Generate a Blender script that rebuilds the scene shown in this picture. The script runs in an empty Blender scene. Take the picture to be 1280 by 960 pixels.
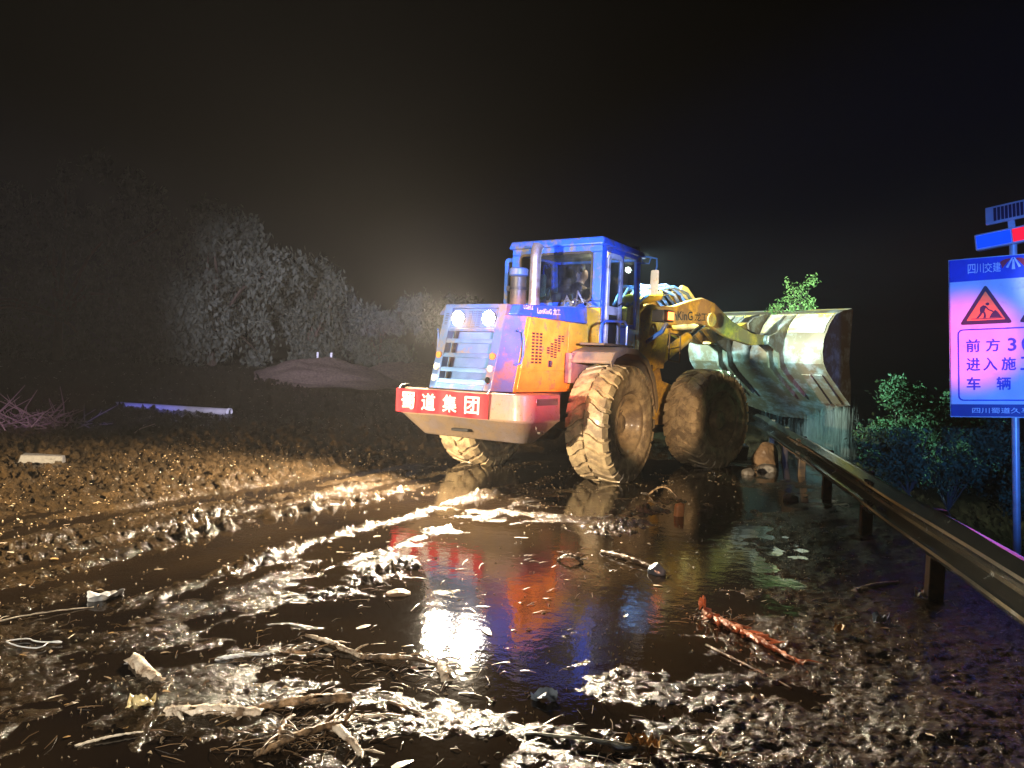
import bpy, bmesh, math, random
import numpy as np
from mathutils import Vector, Matrix

R = math.radians
random.seed(7)
rng = np.random.default_rng(7)
S = bpy.context.scene
COL = S.collection

# ------------------------------------------------------------------ camera
CAM_H, F_PX, ROLL, PITCH = 1.51, 960.0, R(2.4), math.atan(24 / 960)
cam = bpy.data.cameras.new('camera')
cam.sensor_width = 36.0
cam.lens = 36.0 * F_PX / 1280.0
cam.clip_start, cam.clip_end = 0.05, 2000
cam_o = bpy.data.objects.new('camera', cam)
COL.objects.link(cam_o)
fw = Vector((0, math.cos(PITCH), -math.sin(PITCH)))
rt0 = Vector((1, 0, 0))
up0 = rt0.cross(fw)
rt = math.cos(ROLL) * rt0 + math.sin(ROLL) * up0
up = -math.sin(ROLL) * rt0 + math.cos(ROLL) * up0
m = Matrix((rt, up, -fw)).transposed().to_4x4()
m.translation = Vector((0, 0, CAM_H))
cam_o.matrix_world = m
S.camera = cam_o

# ------------------------------------------------------------------ night sky
w = bpy.data.worlds.new('World')
S.world = w
w.use_nodes = True
nt = w.node_tree
nt.nodes.clear()
sky = nt.nodes.new('ShaderNodeTexSky')
sky.sky_type = 'NISHITA'
sky.sun_disc = False
sky.sun_elevation = R(-6)
sky.sun_rotation = R(200)
bg = nt.nodes.new('ShaderNodeBackground')
bg.inputs['Strength'].default_value = 0.012
wo = nt.nodes.new('ShaderNodeOutputWorld')
nt.links.new(sky.outputs[0], bg.inputs[0])
nt.links.new(bg.outputs[0], wo.inputs[0])

S.view_settings.view_transform = 'Standard'
S.view_settings.look = 'None'
S.view_settings.exposure = 0.0
S.view_settings.gamma = 1.0
S.view_settings.use_curve_mapping = False
S.render.engine = 'CYCLES'
S.cycles.use_denoising = True
S.cycles.max_bounces = 6
S.cycles.glossy_bounces = 4
S.cycles.transparent_max_bounces = 16
S.cycles.volume_bounces = 0
S.cycles.sample_clamp_indirect = 6.0
S.cycles.caustics_reflective = False
S.cycles.caustics_refractive = False

# ------------------------------------------------------------------ loader pose (rear axle on the ground)
LO = Vector((0.485, 11.04, 0.0))
TH = R(55.5)
ART = R(-15)
LJ = 1.5
M_LOAD = Matrix.Translation(LO) @ Matrix.Rotation(TH, 4, 'Z')
M_FRONT = Matrix.Translation((LJ, 0, 0)) @ Matrix.Rotation(ART, 4, 'Z') @ Matrix.Translation((LJ, 0, 0))


def lw(p):
    return M_LOAD @ Vector(p)


def fwld(p):
    return M_LOAD @ M_FRONT @ Vector(p)


# ------------------------------------------------------------------ loader lamps, unseen vehicle lamps and added spots
def spot(name, loc, target, power, color, deg, blend=0.6, size=0.08):
    l = bpy.data.lights.new(name, 'SPOT')
    l.energy, l.color, l.spot_size, l.spot_blend, l.shadow_soft_size = power, color, R(deg), blend, size
    o = bpy.data.objects.new(name, l)
    COL.objects.link(o)
    o.location = loc
    o.rotation_euler = (Vector(target) - Vector(loc)).to_track_quat('-Z', 'Y').to_euler()
    return o


WARM = (1.0, 0.80, 0.52)
# head lamps of the truck parked behind and left of the camera
spot('unseen_left_lamp', (-8.6, -1.2, 1.8), (0.2, 10.8, 0.9), 25000, WARM, 26, 0.5, 0.12)
spot('truck_fog_lamp', (-3.6, -2.4, 2.2), (-1.55, 4.2, 0.0), 2400, (1.0, 0.92, 0.80), 36, 1.0, 0.12)
# unseen patrol car lamps behind and right of the camera, plus added spots
spot('unseen_warm_lamp', (2.6, -2.2, 2.2), (0.50, 10.1, 1.95), 6500, (1.0, 0.66, 0.32), 12, 0.9, 0.1)
spot('unseen_warm_lamp', (2.8, -2.2, 2.3), fwld((0.0, -0.6, 2.45)), 16000, (1.0, 0.80, 0.46), 5.5, 0.8, 0.08)  # added spot that warms the side of the boom arm
spot('tyre_fill_spot', (1.6, -2.2, 1.9), (2.15, 12.2, 0.80), 8000, (1.0, 0.70, 0.42), 7.4, 0.5, 0.05)  # made-up narrow spot; its cone edge splits the light on the front tyre
spot('unseen_red_lamp', (3.0, -2.2, 2.2), (0.22, 9.55, 1.6), 32000, (1.0, 0.09, 0.24), 9.5, 1.0, 0.08)
spot('unseen_blue_lamp', (2.3, -2.2, 2.2), (0.25, 10.6, 2.75), 30000, (0.24, 0.35, 1.0), 15.5, 0.9, 0.08)
spot('unseen_blue_lamp', (2.1, -2.2, 2.2), (5.4, 7.7, 1.8), 7000, (0.06, 0.22, 1.0), 23, 0.9, 0.08)
spot('unseen_red_lamp', (2.7, -2.2, 2.2), (1.42, 4.7, 0.0), 2000, (1.0, 0.45, 0.25), 7, 1.0, 0.06)  # added spot to light the bark strip red-orange
spot('unseen_red_lamp', (2.9, -2.2, 2.2), (4.72, 7.95, 1.95), 11000, (1.0, 0.05, 0.20), 6.5, 1.0, 0.06)
spot('patrol_white_lamp', (2.6, -2.2, 2.2), (5.5, 7.5, 2.6), 6500, (0.80, 0.92, 1.0), 6.5, 1.0, 0.06)
# bluish lamp that rakes the trees on the bank
spot('bank_lamp', (-3.0, -2.5, 2.2), (-6.6, 25.0, 2.6), 34000, (0.78, 0.72, 1.0), 19, 1.0, 0.12)
spot('unseen_left_lamp', (-9.2, -0.4, 1.8), (-2.9, 12.2, 0.0), 36000, (1.0, 0.77, 0.45), 30, 1.0, 0.10)  # added low spot raking the left mud for bright clods and long shadows
spot('brush_fill_spot', (-2.6, -2.5, 2.2), (-8.6, 13.4, 0.3), 9000, (0.85, 0.5, 0.9), 7, 1.0, 0.08)  # added purple spot to tint the brushwood heap
spot('unseen_blue_lamp', (-2.4, -2.5, 2.2), (-8.0, 17.1, 0.2), 16000, (0.25, 0.25, 1.0), 5, 1.0, 0.08)  # added narrow spot to turn the pipe blue
# the loader's own lamps: two at the rear, two on the cab roof, two on the front frame
for yy in (0.24, -0.24):
    a = lw((-1.99, yy, 2.07))
    spot('loader_rear_lamp', a, lw((-7.5, 0.5 + yy * 2, 0.2)), 3600, (1.0, 0.82, 0.58), 154, 0.5, 0.06)
for yy in (0.55, -0.55):
    a = lw((1.72, yy, 3.36))
    spot('loader_roof_lamp', a, fwld((0.6, yy * 0.4, 2.75)), 2800, (0.70, 1.0, 0.97), 80, 0.6, 0.05)
for yy in (0.98, -0.98):
    a = fwld((-0.95, yy, 2.34))
    spot('loader_head_lamp', a, fwld((4.2, yy * 3.2, 1.95)), 2500, (0.44, 1.0, 0.94), 74, 0.4, 0.04)


# ------------------------------------------------------------------ materials
def lin(c):
    return tuple(c) + (1.0,)


def mat(name, col, rough=0.5, metal=0.0, dirt=None, dirt_amt=0.0, scale=6.0, col2=None, bump=0.0, bscale=40.0,
        coat=0.0, emit=None, estr=0.0, ior=1.45, dscale=3.0, spec=0.5, splat=0.0):
    m = bpy.data.materials.new(name)
    m.use_nodes = True
    n, l = m.node_tree.nodes, m.node_tree.links
    b = n['Principled BSDF']
    b.inputs['Roughness'].default_value = rough
    b.inputs['Metallic'].default_value = metal
    b.inputs['IOR'].default_value = ior
    b.inputs['Coat Weight'].default_value = coat
    b.inputs['Coat Roughness'].default_value = 0.12
    b.inputs['Specular IOR Level'].default_value = spec
    tc = n.new('ShaderNodeTexCoord')
    no = n.new('ShaderNodeTexNoise')
    no.inputs['Scale'].default_value = scale
    no.inputs['Detail'].default_value = 6
    l.new(tc.outputs['Object'], no.inputs['Vector'])
    mx = n.new('ShaderNodeMix')
    mx.data_type = 'RGBA'
    c2 = col2 or tuple(v * 0.72 for v in col)
    mx.inputs['A'].default_value = lin(col)
    mx.inputs['B'].default_value = lin(c2)
    rp = n.new('ShaderNodeValToRGB')
    rp.color_ramp.elements[0].position = 0.35
    rp.color_ramp.elements[1].position = 0.68
    l.new(no.outputs['Fac'], rp.inputs[0])
    l.new(rp.outputs[0], mx.inputs['Factor'])
    out = mx.outputs['Result']
    if dirt:
        n2 = n.new('ShaderNodeTexNoise')
        n2.inputs['Scale'].default_value = dscale
        n2.inputs['Detail'].default_value = 9
        n2.inputs['Roughness'].default_value = 0.68
        l.new(tc.outputs['Object'], n2.inputs['Vector'])
        r2 = n.new('ShaderNodeValToRGB')
        r2.color_ramp.elements[0].position = max(0.0, 0.62 - dirt_amt * 0.42)
        r2.color_ramp.elements[1].position = min(1.0, 0.74 - dirt_amt * 0.36)
        l.new(n2.outputs['Fac'], r2.inputs[0])
        m2 = n.new('ShaderNodeMix')
        m2.data_type = 'RGBA'
        l.new(out, m2.inputs['A'])
        m2.inputs['B'].default_value = lin(dirt)
        l.new(r2.outputs[0], m2.inputs['Factor'])
        out = m2.outputs['Result']
        mr = n.new('ShaderNodeMapRange')
        mr.inputs['To Min'].default_value = rough
        mr.inputs['To Max'].default_value = min(1, rough + 0.25)
        l.new(r2.outputs[0], mr.inputs['Value'])
        l.new(mr.outputs[0], b.inputs['Roughness'])
    if splat:
        for sc_, th_ in ((34.0, 0.70 - splat * 0.1), (90.0, 0.72 - splat * 0.1)):
            n4 = n.new('ShaderNodeTexNoise')
            n4.inputs['Scale'].default_value = sc_
            n4.inputs['Detail'].default_value = 2
            l.new(tc.outputs['Object'], n4.inputs['Vector'])
            r4 = n.new('ShaderNodeValToRGB')
            r4.color_ramp.elements[0].position = th_
            r4.color_ramp.elements[1].position = th_ + 0.03
            l.new(n4.outputs['Fac'], r4.inputs[0])
            m4 = n.new('ShaderNodeMix')
            m4.data_type = 'RGBA'
            l.new(out, m4.inputs['A'])
            m4.inputs['B'].default_value = (0.15, 0.10, 0.055, 1)
            l.new(r4.outputs[0], m4.inputs['Factor'])
            out = m4.outputs['Result']
    l.new(out, b.inputs['Base Color'])
    if bump:
        n3 = n.new('ShaderNodeTexNoise')
        n3.inputs['Scale'].default_value = bscale
        n3.inputs['Detail'].default_value = 5
        l.new(tc.outputs['Object'], n3.inputs['Vector'])
        bp = n.new('ShaderNodeBump')
        bp.inputs['Strength'].default_value = bump
        bp.inputs['Distance'].default_value = 0.02
        l.new(n3.outputs['Fac'], bp.inputs['Height'])
        l.new(bp.outputs[0], b.inputs['Normal'])
    if emit:
        b.inputs['Emission Color'].default_value = lin(emit)
        b.inputs['Emission Strength'].default_value = estr
    return m


CLAY = (0.26, 0.165, 0.085)
MUDC = (0.13, 0.085, 0.045)
M = {}
M['yellow'] = mat('yellow_paint', (0.72, 0.42, 0.03), 0.38, dirt=CLAY, dirt_amt=0.18, coat=0.25, bump=0.04, dscale=5, splat=0.05)
M['armyellow'] = mat('boom_paint', (0.70, 0.40, 0.04), 0.42, dirt=(0.30, 0.17, 0.06), dirt_amt=0.5, coat=0.15, bump=0.08, splat=0.3)
M['blue'] = mat('blue_paint', (0.025, 0.11, 0.52), 0.34, dirt=(0.13, 0.115, 0.10), dirt_amt=0.26, coat=0.3, bump=0.03, dscale=6, splat=0.2)
M['grey'] = mat('grey_paint', (0.06, 0.125, 0.31), 0.35, dirt=(0.17, 0.13, 0.10), dirt_amt=0.3, coat=0.3, bump=0.04, splat=0.3)
M['slat'] = mat('slat_paint', (0.09, 0.19, 0.42), 0.32, dirt=(0.2, 0.17, 0.13), dirt_amt=0.2, coat=0.3)
M['cw'] = mat('counterweight_paint', (0.21, 0.165, 0.155), 0.30, dirt=(0.24, 0.17, 0.11), dirt_amt=0.5, coat=0.6, bump=0.12, bscale=25, splat=0.5)
M['black'] = mat('black_plastic', (0.018, 0.018, 0.02), 0.5, dirt=MUDC, dirt_amt=0.2)
M['dark'] = mat('dark_steel', (0.05, 0.048, 0.045), 0.45, 0.3, dirt=MUDC, dirt_amt=0.5, bump=0.1)
M['fender'] = mat('fender_mud', (0.11, 0.10, 0.09), 0.42, dirt=(0.24, 0.17, 0.10), dirt_amt=0.55, bump=0.1)
M['offwhite'] = mat('off_white_paint', (0.55, 0.55, 0.53), 0.4, dirt=(0.2, 0.16, 0.12), dirt_amt=0.25)
M['steel'] = mat('bare_steel', (0.42, 0.42, 0.43), 0.28, 0.85, dirt=(0.2, 0.15, 0.1), dirt_amt=0.25)
M['chrome'] = mat('chrome_rod', (0.7, 0.7, 0.72), 0.12, 1.0)
M['tyre'] = mat('muddy_tyre', (0.50, 0.375, 0.22), 0.34, dirt=(0.20, 0.145, 0.09), dirt_amt=0.45, scale=9, bump=0.35, bscale=22, coat=0.35, dscale=5)
M['rim'] = mat('muddy_rim', (0.40, 0.29, 0.16), 0.32, dirt=(0.16, 0.11, 0.07), dirt_amt=0.4, bump=0.2, coat=0.3)
M['bucket'] = mat('bucket_steel', (0.26, 0.25, 0.235), 0.36, 0.15, dirt=(0.13, 0.085, 0.05), dirt_amt=0.6, bump=0.15, bscale=18, coat=0.2)
M['bucketY'] = mat('bucket_worn_paint', (0.58, 0.38, 0.06), 0.4, dirt=(0.36, 0.30, 0.22), dirt_amt=0.5, bump=0.15, coat=0.2)
M['exhaust'] = mat('exhaust_steel', (0.36, 0.32, 0.32), 0.33, 0.6, dirt=(0.18, 0.10, 0.06), dirt_amt=0.3)
M['red'] = mat('red_banner_cloth', (0.62, 0.012, 0.03), 0.55, bump=0.06, bscale=120)
M['white'] = mat('white_print', (0.82, 0.82, 0.82), 0.45)
M['blackprint'] = mat('black_print', (0.015, 0.015, 0.018), 0.5)
M['lamp_white'] = mat('lit_lamp_lens', (0.9, 0.9, 0.9), 0.2, emit=(1.0, 0.93, 0.86), estr=60)
M['lamp_cool'] = mat('lit_front_lens', (0.9, 0.9, 0.9), 0.2, emit=(0.8, 1.0, 0.97), estr=30)
M['lamp_amber'] = mat('amber_lens', (0.8, 0.2, 0.02), 0.2, emit=(1.0, 0.22, 0.06), estr=5)
M['lens_orange'] = mat('orange_reflector', (0.62, 0.20, 0.04), 0.2, coat=0.5)
M['lens_clear'] = mat('clear_reflector', (0.62, 0.58, 0.5), 0.2, coat=0.5)
M['jacket'] = mat('black_jacket', (0.012, 0.012, 0.014), 0.7, bump=0.2, bscale=30)
M['trousers'] = mat('dark_trousers', (0.02, 0.022, 0.03), 0.75)
M['skin'] = mat('skin', (0.50, 0.29, 0.20), 0.5)
M['hair'] = mat('short_black_hair', (0.012, 0.010, 0.009), 0.55, bump=0.3, bscale=80)
M['seat'] = mat('seat_vinyl', (0.03, 0.03, 0.035), 0.5)
M['liner'] = mat('cab_liner', (0.34, 0.31, 0.26), 0.8)


def glass(name, tint=(0.7, 0.8, 0.85), g=0.10, rough=0.03, haze=0.06):
    m = bpy.data.materials.new(name)
    m.use_nodes = True
    n, l = m.node_tree.nodes, m.node_tree.links
    n.clear()
    t = n.new('ShaderNodeBsdfTransparent')
    t.inputs[0].default_value = lin(tint)
    gl = n.new('ShaderNodeBsdfGlossy')
    gl.inputs['Roughness'].default_value = rough
    d = n.new('ShaderNodeBsdfDiffuse')
    d.inputs[0].default_value = (0.4, 0.4, 0.38, 1)
    a = n.new('ShaderNodeMixShader')
    a.inputs[0].default_value = g
    b = n.new('ShaderNodeMixShader')
    no = n.new('ShaderNodeTexNoise')
    no.inputs['Scale'].default_value = 7
    no.inputs['Detail'].default_value = 6
    tc = n.new('ShaderNodeTexCoord')
    l.new(tc.outputs['Object'], no.inputs['Vector'])
    mr = n.new('ShaderNodeMapRange')
    mr.inputs['From Min'].default_value = 0.4
    mr.inputs['From Max'].default_value = 0.75
    mr.inputs['To Max'].default_value = haze * 3
    mr.inputs['To Min'].default_value = haze * 0.3
    l.new(no.outputs['Fac'], mr.inputs[0])
    l.new(mr.outputs[0], b.inputs[0])
    l.new(t.outputs[0], a.inputs[1])
    l.new(gl.outputs[0], a.inputs[2])
    l.new(a.outputs[0], b.inputs[1])
    l.new(d.outputs[0], b.inputs[2])
    o = n.new('ShaderNodeOutputMaterial')
    l.new(b.outputs[0], o.inputs[0])
    return m


M['glass'] = glass('cab_glass', g=0.05, haze=0.012)


# ------------------------------------------------------------------ mesh helper
class MB:
    def __init__(s, M4=None):
        s.v, s.f, s.M = [], [], M4

    def add(s, vs, fs, mtx=None):
        k = len(s.v)
        for p in vs:
            p = Vector(p)
            if mtx is not None:
                p = mtx @ p
            if s.M is not None:
                p = s.M @ p
            s.v.append(p)
        s.f += [tuple(i + k for i in f) for f in fs]
        return s

    def box(s, lo, hi, mtx=None):
        (a, b, c), (d, e, g) = lo, hi
        vs = [(a, b, c), (d, b, c), (d, e, c), (a, e, c), (a, b, g), (d, b, g), (d, e, g), (a, e, g)]
        return s.add(vs, [(3, 2, 1, 0), (4, 5, 6, 7), (0, 1, 5, 4), (1, 2, 6, 5), (2, 3, 7, 6), (3, 0, 4, 7)], mtx)

    def hexa(s, bot, top):
        n = len(bot)
        fs = [tuple(range(n - 1, -1, -1)), tuple(range(n, 2 * n))]
        fs += [(i, (i + 1) % n, n + (i + 1) % n, n + i) for i in range(n)]
        return s.add(list(bot) + list(top), fs)

    def prism_y(s, poly, y0, y1, mtx=None):
        n = len(poly)
        vs = [(x, y0, z) for x, z in poly] + [(x, y1, z) for x, z in poly]
        fs = [tuple(range(n)), tuple(range(2 * n - 1, n - 1, -1))]
        fs += [(i, n + i, n + (i + 1) % n, (i + 1) % n) for i in range(n)]
        return s.add(vs, fs, mtx)

    def tube(s, pts, r, seg=10, cap=True):
        pts = [Vector(p) for p in pts]
        rs = r if isinstance(r, (list, tuple)) else [r] * len(pts)
        vs, fs = [], []
        prev = None
        for i, p in enumerate(pts):
            d = (pts[min(i + 1, len(pts) - 1)] - pts[max(i - 1, 0)]).normalized()
            if prev is None:
                u = d.orthogonal().normalized()
            else:
                u = (prev - d * prev.dot(d))
                u = u.normalized() if u.length > 1e-6 else d.orthogonal().normalized()
            prev = u
            v = d.cross(u)
            for k in range(seg):
                a = 2 * math.pi * k / seg
                vs.append(p + (u * math.cos(a) + v * math.sin(a)) * rs[i])
        for i in range(len(pts) - 1):
            for k in range(seg):
                k2 = (k + 1) % seg
                fs.append((i * seg + k, i * seg + k2, (i + 1) * seg + k2, (i + 1) * seg + k))
        if cap:
            fs.append(tuple(range(seg - 1, -1, -1)))
            fs.append(tuple(range((len(pts) - 1) * seg, len(pts) * seg)))
        return s.add(vs, fs)

    def lathe_y(s, prof, seg=48, c=(0, 0, 0), closed=False):
        # prof: list of (radius, y)
        vs, fs = [], []
        n = len(prof)
        for k in range(seg):
            a = 2 * math.pi * k / seg
            for r, y in prof:
                vs.append((c[0] + r * math.cos(a), c[1] + y, c[2] + r * math.sin(a)))
        for k in range(seg):
            k2 = (k + 1) % seg
            for i in range(n if closed else n - 1):
                j = (i + 1) % n
                fs.append((k * n + i, k * n + j, k2 * n + j, k2 * n + i))
        return s.add(vs, fs)

    def build(s, name, m, parent=None, bevel=0.0, smooth=35, seg=2):
        me = bpy.data.meshes.new(name)
        me.from_pydata([tuple(p) for p in s.v], [], s.f)
        bm = bmesh.new()
        bm.from_mesh(me)
        bmesh.ops.recalc_face_normals(bm, faces=bm.faces)
        bm.to_mesh(me)
        bm.free()
        return link(name, me, m, parent, bevel, smooth, seg)


def link(name, me, m, parent=None, bevel=0.0, smooth=35, seg=2):
    if m is not None and not me.materials:
        me.materials.append(m)
    if smooth:
        me.polygons.foreach_set('use_smooth', [True] * len(me.polygons))
        me.set_sharp_from_angle(angle=R(smooth))
    o = bpy.data.objects.new(name, me)
    COL.objects.link(o)
    if parent is not None:
        o.parent = parent
    if bevel:
        b = o.modifiers.new('bevel', 'BEVEL')
        b.width, b.segments, b.limit_method, b.angle_limit = bevel, seg, 'ANGLE', R(40)
    return o


def tag(o, label=None, cat=None, group=None, kind=None):
    if label:
        o['label'] = label
    if cat:
        o['category'] = cat
    if group:
        o['group'] = group
    if kind:
        o['kind'] = kind
    return o


def empty(name, mtx):
    o = bpy.data.objects.new(name, None)
    o.empty_display_size = 0.2
    COL.objects.link(o)
    o.matrix_world = mtx
    return o


def text_mesh(txt, width, height, depth=0.004, thick=0.0, bold=False, shear=0.0):
    """flat lettering as a mesh, centred in a width x height box in local XY, facing +Z"""
    c = bpy.data.curves.new('lettering', 'FONT')
    c.body = txt
    c.size = 1.0
    c.extrude = 0.0
    c.offset = 0.0
    c.shear = shear
    c.resolution_u = 3
    o = bpy.data.objects.new('lettering_source', c)
    COL.objects.link(o)
    dg = bpy.context.evaluated_depsgraph_get()
    dg.update()
    me = bpy.data.meshes.new_from_object(o.evaluated_get(dg))
    bpy.data.objects.remove(o)
    bpy.data.curves.remove(c)
    co = np.zeros(len(me.vertices) * 3)
    me.vertices.foreach_get('co', co)
    co = co.reshape(-1, 3)
    polys = [tuple(p.vertices) for p in me.polygons]
    bpy.data.meshes.remove(me)
    nv = len(co)
    vs_, fs_ = [], []
    shifts = [(0, 0)] if thick <= 0 else [(0, 0), (thick, 0), (-thick, 0), (0, thick), (0, -thick)]
    for k, (dx, dy) in enumerate(shifts):
        c2 = co.copy()
        c2[:, 0] += dx
        c2[:, 1] += dy
        c2[:, 2] = k
        vs_.append(c2)
        fs_ += [tuple(i + k * nv for i in f) for f in polys]
    co = np.concatenate(vs_)
    lo, hi = co.min(0), co.max(0)
    sc = np.array([width / max(hi[0] - lo[0], 1e-6), height / max(hi[1] - lo[1], 1e-6), 1])
    z_ = depth + co[:, 2] * 0.0003
    co = (co - (lo + hi) / 2) * sc
    co[:, 2] = z_
    me = bpy.data.meshes.new('lettering')
    me.from_pydata(co.tolist(), [], fs_)
    return me


def place_text(txt, w_, h_, origin, xd, yd, m, parent, thick=0.0, lift=0.004, name='lettering', M4=None):
    me = text_mesh(txt, w_, h_, 0.0, thick)
    xd, yd = Vector(xd).normalized(), Vector(yd).normalized()
    zd = xd.cross(yd).normalized()
    mt = Matrix((xd, yd, zd)).transposed().to_4x4()
    mt.translation = Vector(origin) + zd * lift
    if M4 is not None:
        mt = M4 @ mt
    me.transform(mt)
    return link(name, me, m, parent, 0, 0)


# ------------------------------------------------------------------ ground
PERM = np.random.default_rng(3).permutation(256)
GA = np.random.default_rng(4).uniform(0, 2 * np.pi, 256)
GX, GY = np.cos(GA), np.sin(GA)


def pn(x, y, seed=0):
    x = np.asarray(x, float) + seed * 17.31
    y = np.asarray(y, float) - seed * 9.73
    xi, yi = np.floor(x).astype(np.int64), np.floor(y).astype(np.int64)
    xf, yf = x - xi, y - yi
    u, v = xf * xf * xf * (xf * (xf * 6 - 15) + 10), yf * yf * yf * (yf * (yf * 6 - 15) + 10)

    def g(ix, iy, dx, dy):
        h = PERM[(PERM[ix & 255] + iy) & 255]
        return GX[h] * dx + GY[h] * dy
    a = g(xi, yi, xf, yf)
    b = g(xi + 1, yi, xf - 1, yf)
    c = g(xi, yi + 1, xf, yf - 1)
    d = g(xi + 1, yi + 1, xf - 1, yf - 1)
    return ((a * (1 - u) + b * u) * (1 - v) + (c * (1 - u) + d * u) * v) * 1.5


def sst(a, b, t):
    q = np.clip((t - a) / (b - a), 0, 1)
    return q * q * (3 - 2 * q)


def rail_x(y):
    return 2.46 + (y - 3.62) * 0.2228


def base_h(x, y):
    t = np.maximum(0, 8 - y)
    t = np.minimum(t, 14)
    z = -0.03 * t * t / (t + 1)
    # bank on the left behind the mud
    q = y + 0.45 * np.maximum(-x - 2, 0)
    z = z + 0.95 * sst(18, 27, q) * sst(2.0, -3.0, x)
    # verge falls away beyond the guard rail
    r = x - rail_x(y)
    z = z - 1.3 * sst(0.5, 4.5, r) + 0.06 * sst(-0.5, 0.4, r)
    return z


TD = (math.cos(R(62)), math.sin(R(62)))


def track_uv(x, y):
    dx, dy = x - 0.1, y - 10.5
    u = dx * TD[0] + dy * TD[1]
    v = -dx * TD[1] + dy * TD[0]
    return u, v


def mud_h(x, y):
    u, v = track_uv(x, y)
    v = v + 0.10 * pn(u * 0.5, v * 0.3, 1)
    wv = 0.12 * pn(x * 1.3, y * 1.3, 2)
    big = pn(x * 0.55, y * 0.55, 5)
    med = pn(x * 1.7, y * 1.7, 6)
    # fine clods, stretched a little along the tracks
    r1 = 1 - 2 * np.abs(pn(u * 3.0, v * 4.6, 7))
    r2 = 1 - 2 * np.abs(pn(u * 7.5 + r1, v * 10, 8))
    r3 = pn(x * 10, y * 19, 9)
    r4 = pn(x * 21, y * 42, 10)
    r5 = pn(x * 40, y * 85, 11) * sst(6.5, 4.5, y)
    fine_ = 0.5 * r3 + 0.6 * r4 + 0.6 * r5
    clod = 0.40 * r1 + 0.40 * r2 + 0.55 * r3 + 0.6 * r4 + 0.4 * r5
    left = sst(1.5, 2.5, v + wv) * sst(7.2, 9.5, y + 0.35 * np.maximum(-x - 2, 0))
    far = sst(12.5, 15, y)
    nearw = sst(4.3, 3.4, y + 0.12 * x)
    right = sst(-3.0, -4.2, v)
    lefn = sst(-1.7, -2.7, x + 0.1 * y) * (1 - left)
    band = pn(x * 0.9, y * 3.6, 16) + 0.6 * pn(x * 2.2, y * 8.0, 17)
    b = -0.020 + 0.022 * big + 0.018 * med + 0.008 * r1 + 0.015 * band
    amp = 0.0045
    # ruts left by the tyres, running to the loader
    env = sst(-1.0, -0.5, v) * sst(2.6, 2.0, v) * sst(4.0, 5.2, y) * sst(13.0, 11.0, y)
    b = b + env * (0.020 * np.cos(2 * np.pi * (v + 0.35 * wv) / 0.47 + 0.6) * (0.6 + 0.8 * np.clip(0.5 + pn(u * 0.8, v, 13), 0, 1)) - 0.004)
    amp = amp + env * 0.007
    # two pools that mirror the loader
    b = b - 0.012 * np.exp(-((x - 0.55) / 0.9) ** 2 - ((y - 5.6) / 1.0) ** 2) - 0.016 * np.exp(-((x + 0.35) / 0.45) ** 2 - ((y - 4.8) / 0.35) ** 2)
    b = b + left * (0.050 + 0.02 * med) + far * 0.045
    amp = amp + left * 0.012 + far * 0.012
    lump = 0.55 * r1 + 0.95 * np.maximum(r2, -0.5) + 0.9 * r3 + 0.3 * r4
    b = b + (left * 0.050 + far * 0.045 * (1 - left)) * lump
    b = b + nearw * 0.006
    amp = amp + nearw * 0.001
    b = b + right * 0.028
    amp = amp + right * 0.003
    b = b + 0.035 * sst(1.5, 2.1, x) * sst(5.2, 4.5, y)
    b = b + lefn * 0.022 + 0.012 * sst(4.6, 3.6, y) * sst(-0.6, -1.4, x)
    amp = amp + lefn * 0.006

    def ridge(c, wd, h, y0=None, y1=None, lug=0.0, rough=0.5):
        g = np.exp(-np.abs((v + 0.5 * wv + 0.02 * r3 - c) / wd) ** 1.3)
        if y0 is not None:
            g = g * sst(y0, y0 + 0.5, y) * sst(y1, y1 - 0.5, y)
        k = 0.62 * h * (1 + rough * r2 * 0.5 + 0.5 * r3 + 0.5 * r4) * (0.55 + 0.9 * np.clip(0.5 + 1.4 * pn(u * 1.1, v * 2 + c, 14), 0, 1))
        if lug:
            saw = np.sin((u + 0.55 * np.abs(v - c)) * 2 * np.pi / 0.24)
            k = k * (1 + lug * saw)
        return g * k, g
    for c, wd, h, y0, y1, lug in ((1.15, 0.09, 0.055, 4.5, 10.5, 0.2), (0.45, 0.30, 0.052, 5.8, 9.2, 0.75),
                                  (-0.48, 0.06, 0.040, 5.2, 9.6, 0.2), (-1.42, 0.15, 0.042, 4.7, 6.1, 0.6),
                                  (-2.35, 0.26, 0.030, 6.8, 9.4, 0.8), (0.86, 0.06, 0.04, 5.0, 9.8, 0.1),
                                  (2.0, 0.12, 0.05, 7.0, 12.0, 0.3), (-1.05, 0.06, 0.022, 5.5, 8.8, 0.3)):
        k, g = ridge(c, wd, h, y0, y1, lug)
        b = b + k
        amp = amp + g * 0.010
    # the wheels have pressed two channels behind the loader
    for c in (1.6, -0.05):
        b = b - 0.03 * np.exp(-((v - c) / 0.22) ** 2) * sst(4.5, 6, y) * sst(12, 10.5, y)
    b = b - 0.02 * sst(30, 40, y)
    grain = np.clip((b + amp * clod + 0.004) / 0.012, 0, 1)
    return b + amp * clod + (0.0030 + 0.0035 * sst(4.0, 6.5, y)) * grain * fine_


def gz(x, y):
    """height of the top surface (mud or water) at one point"""
    a = float(base_h(np.array([x]), np.array([y]))[0])
    return a + max(0.0, float(mud_h(np.array([x]), np.array([y]))[0]))


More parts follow.
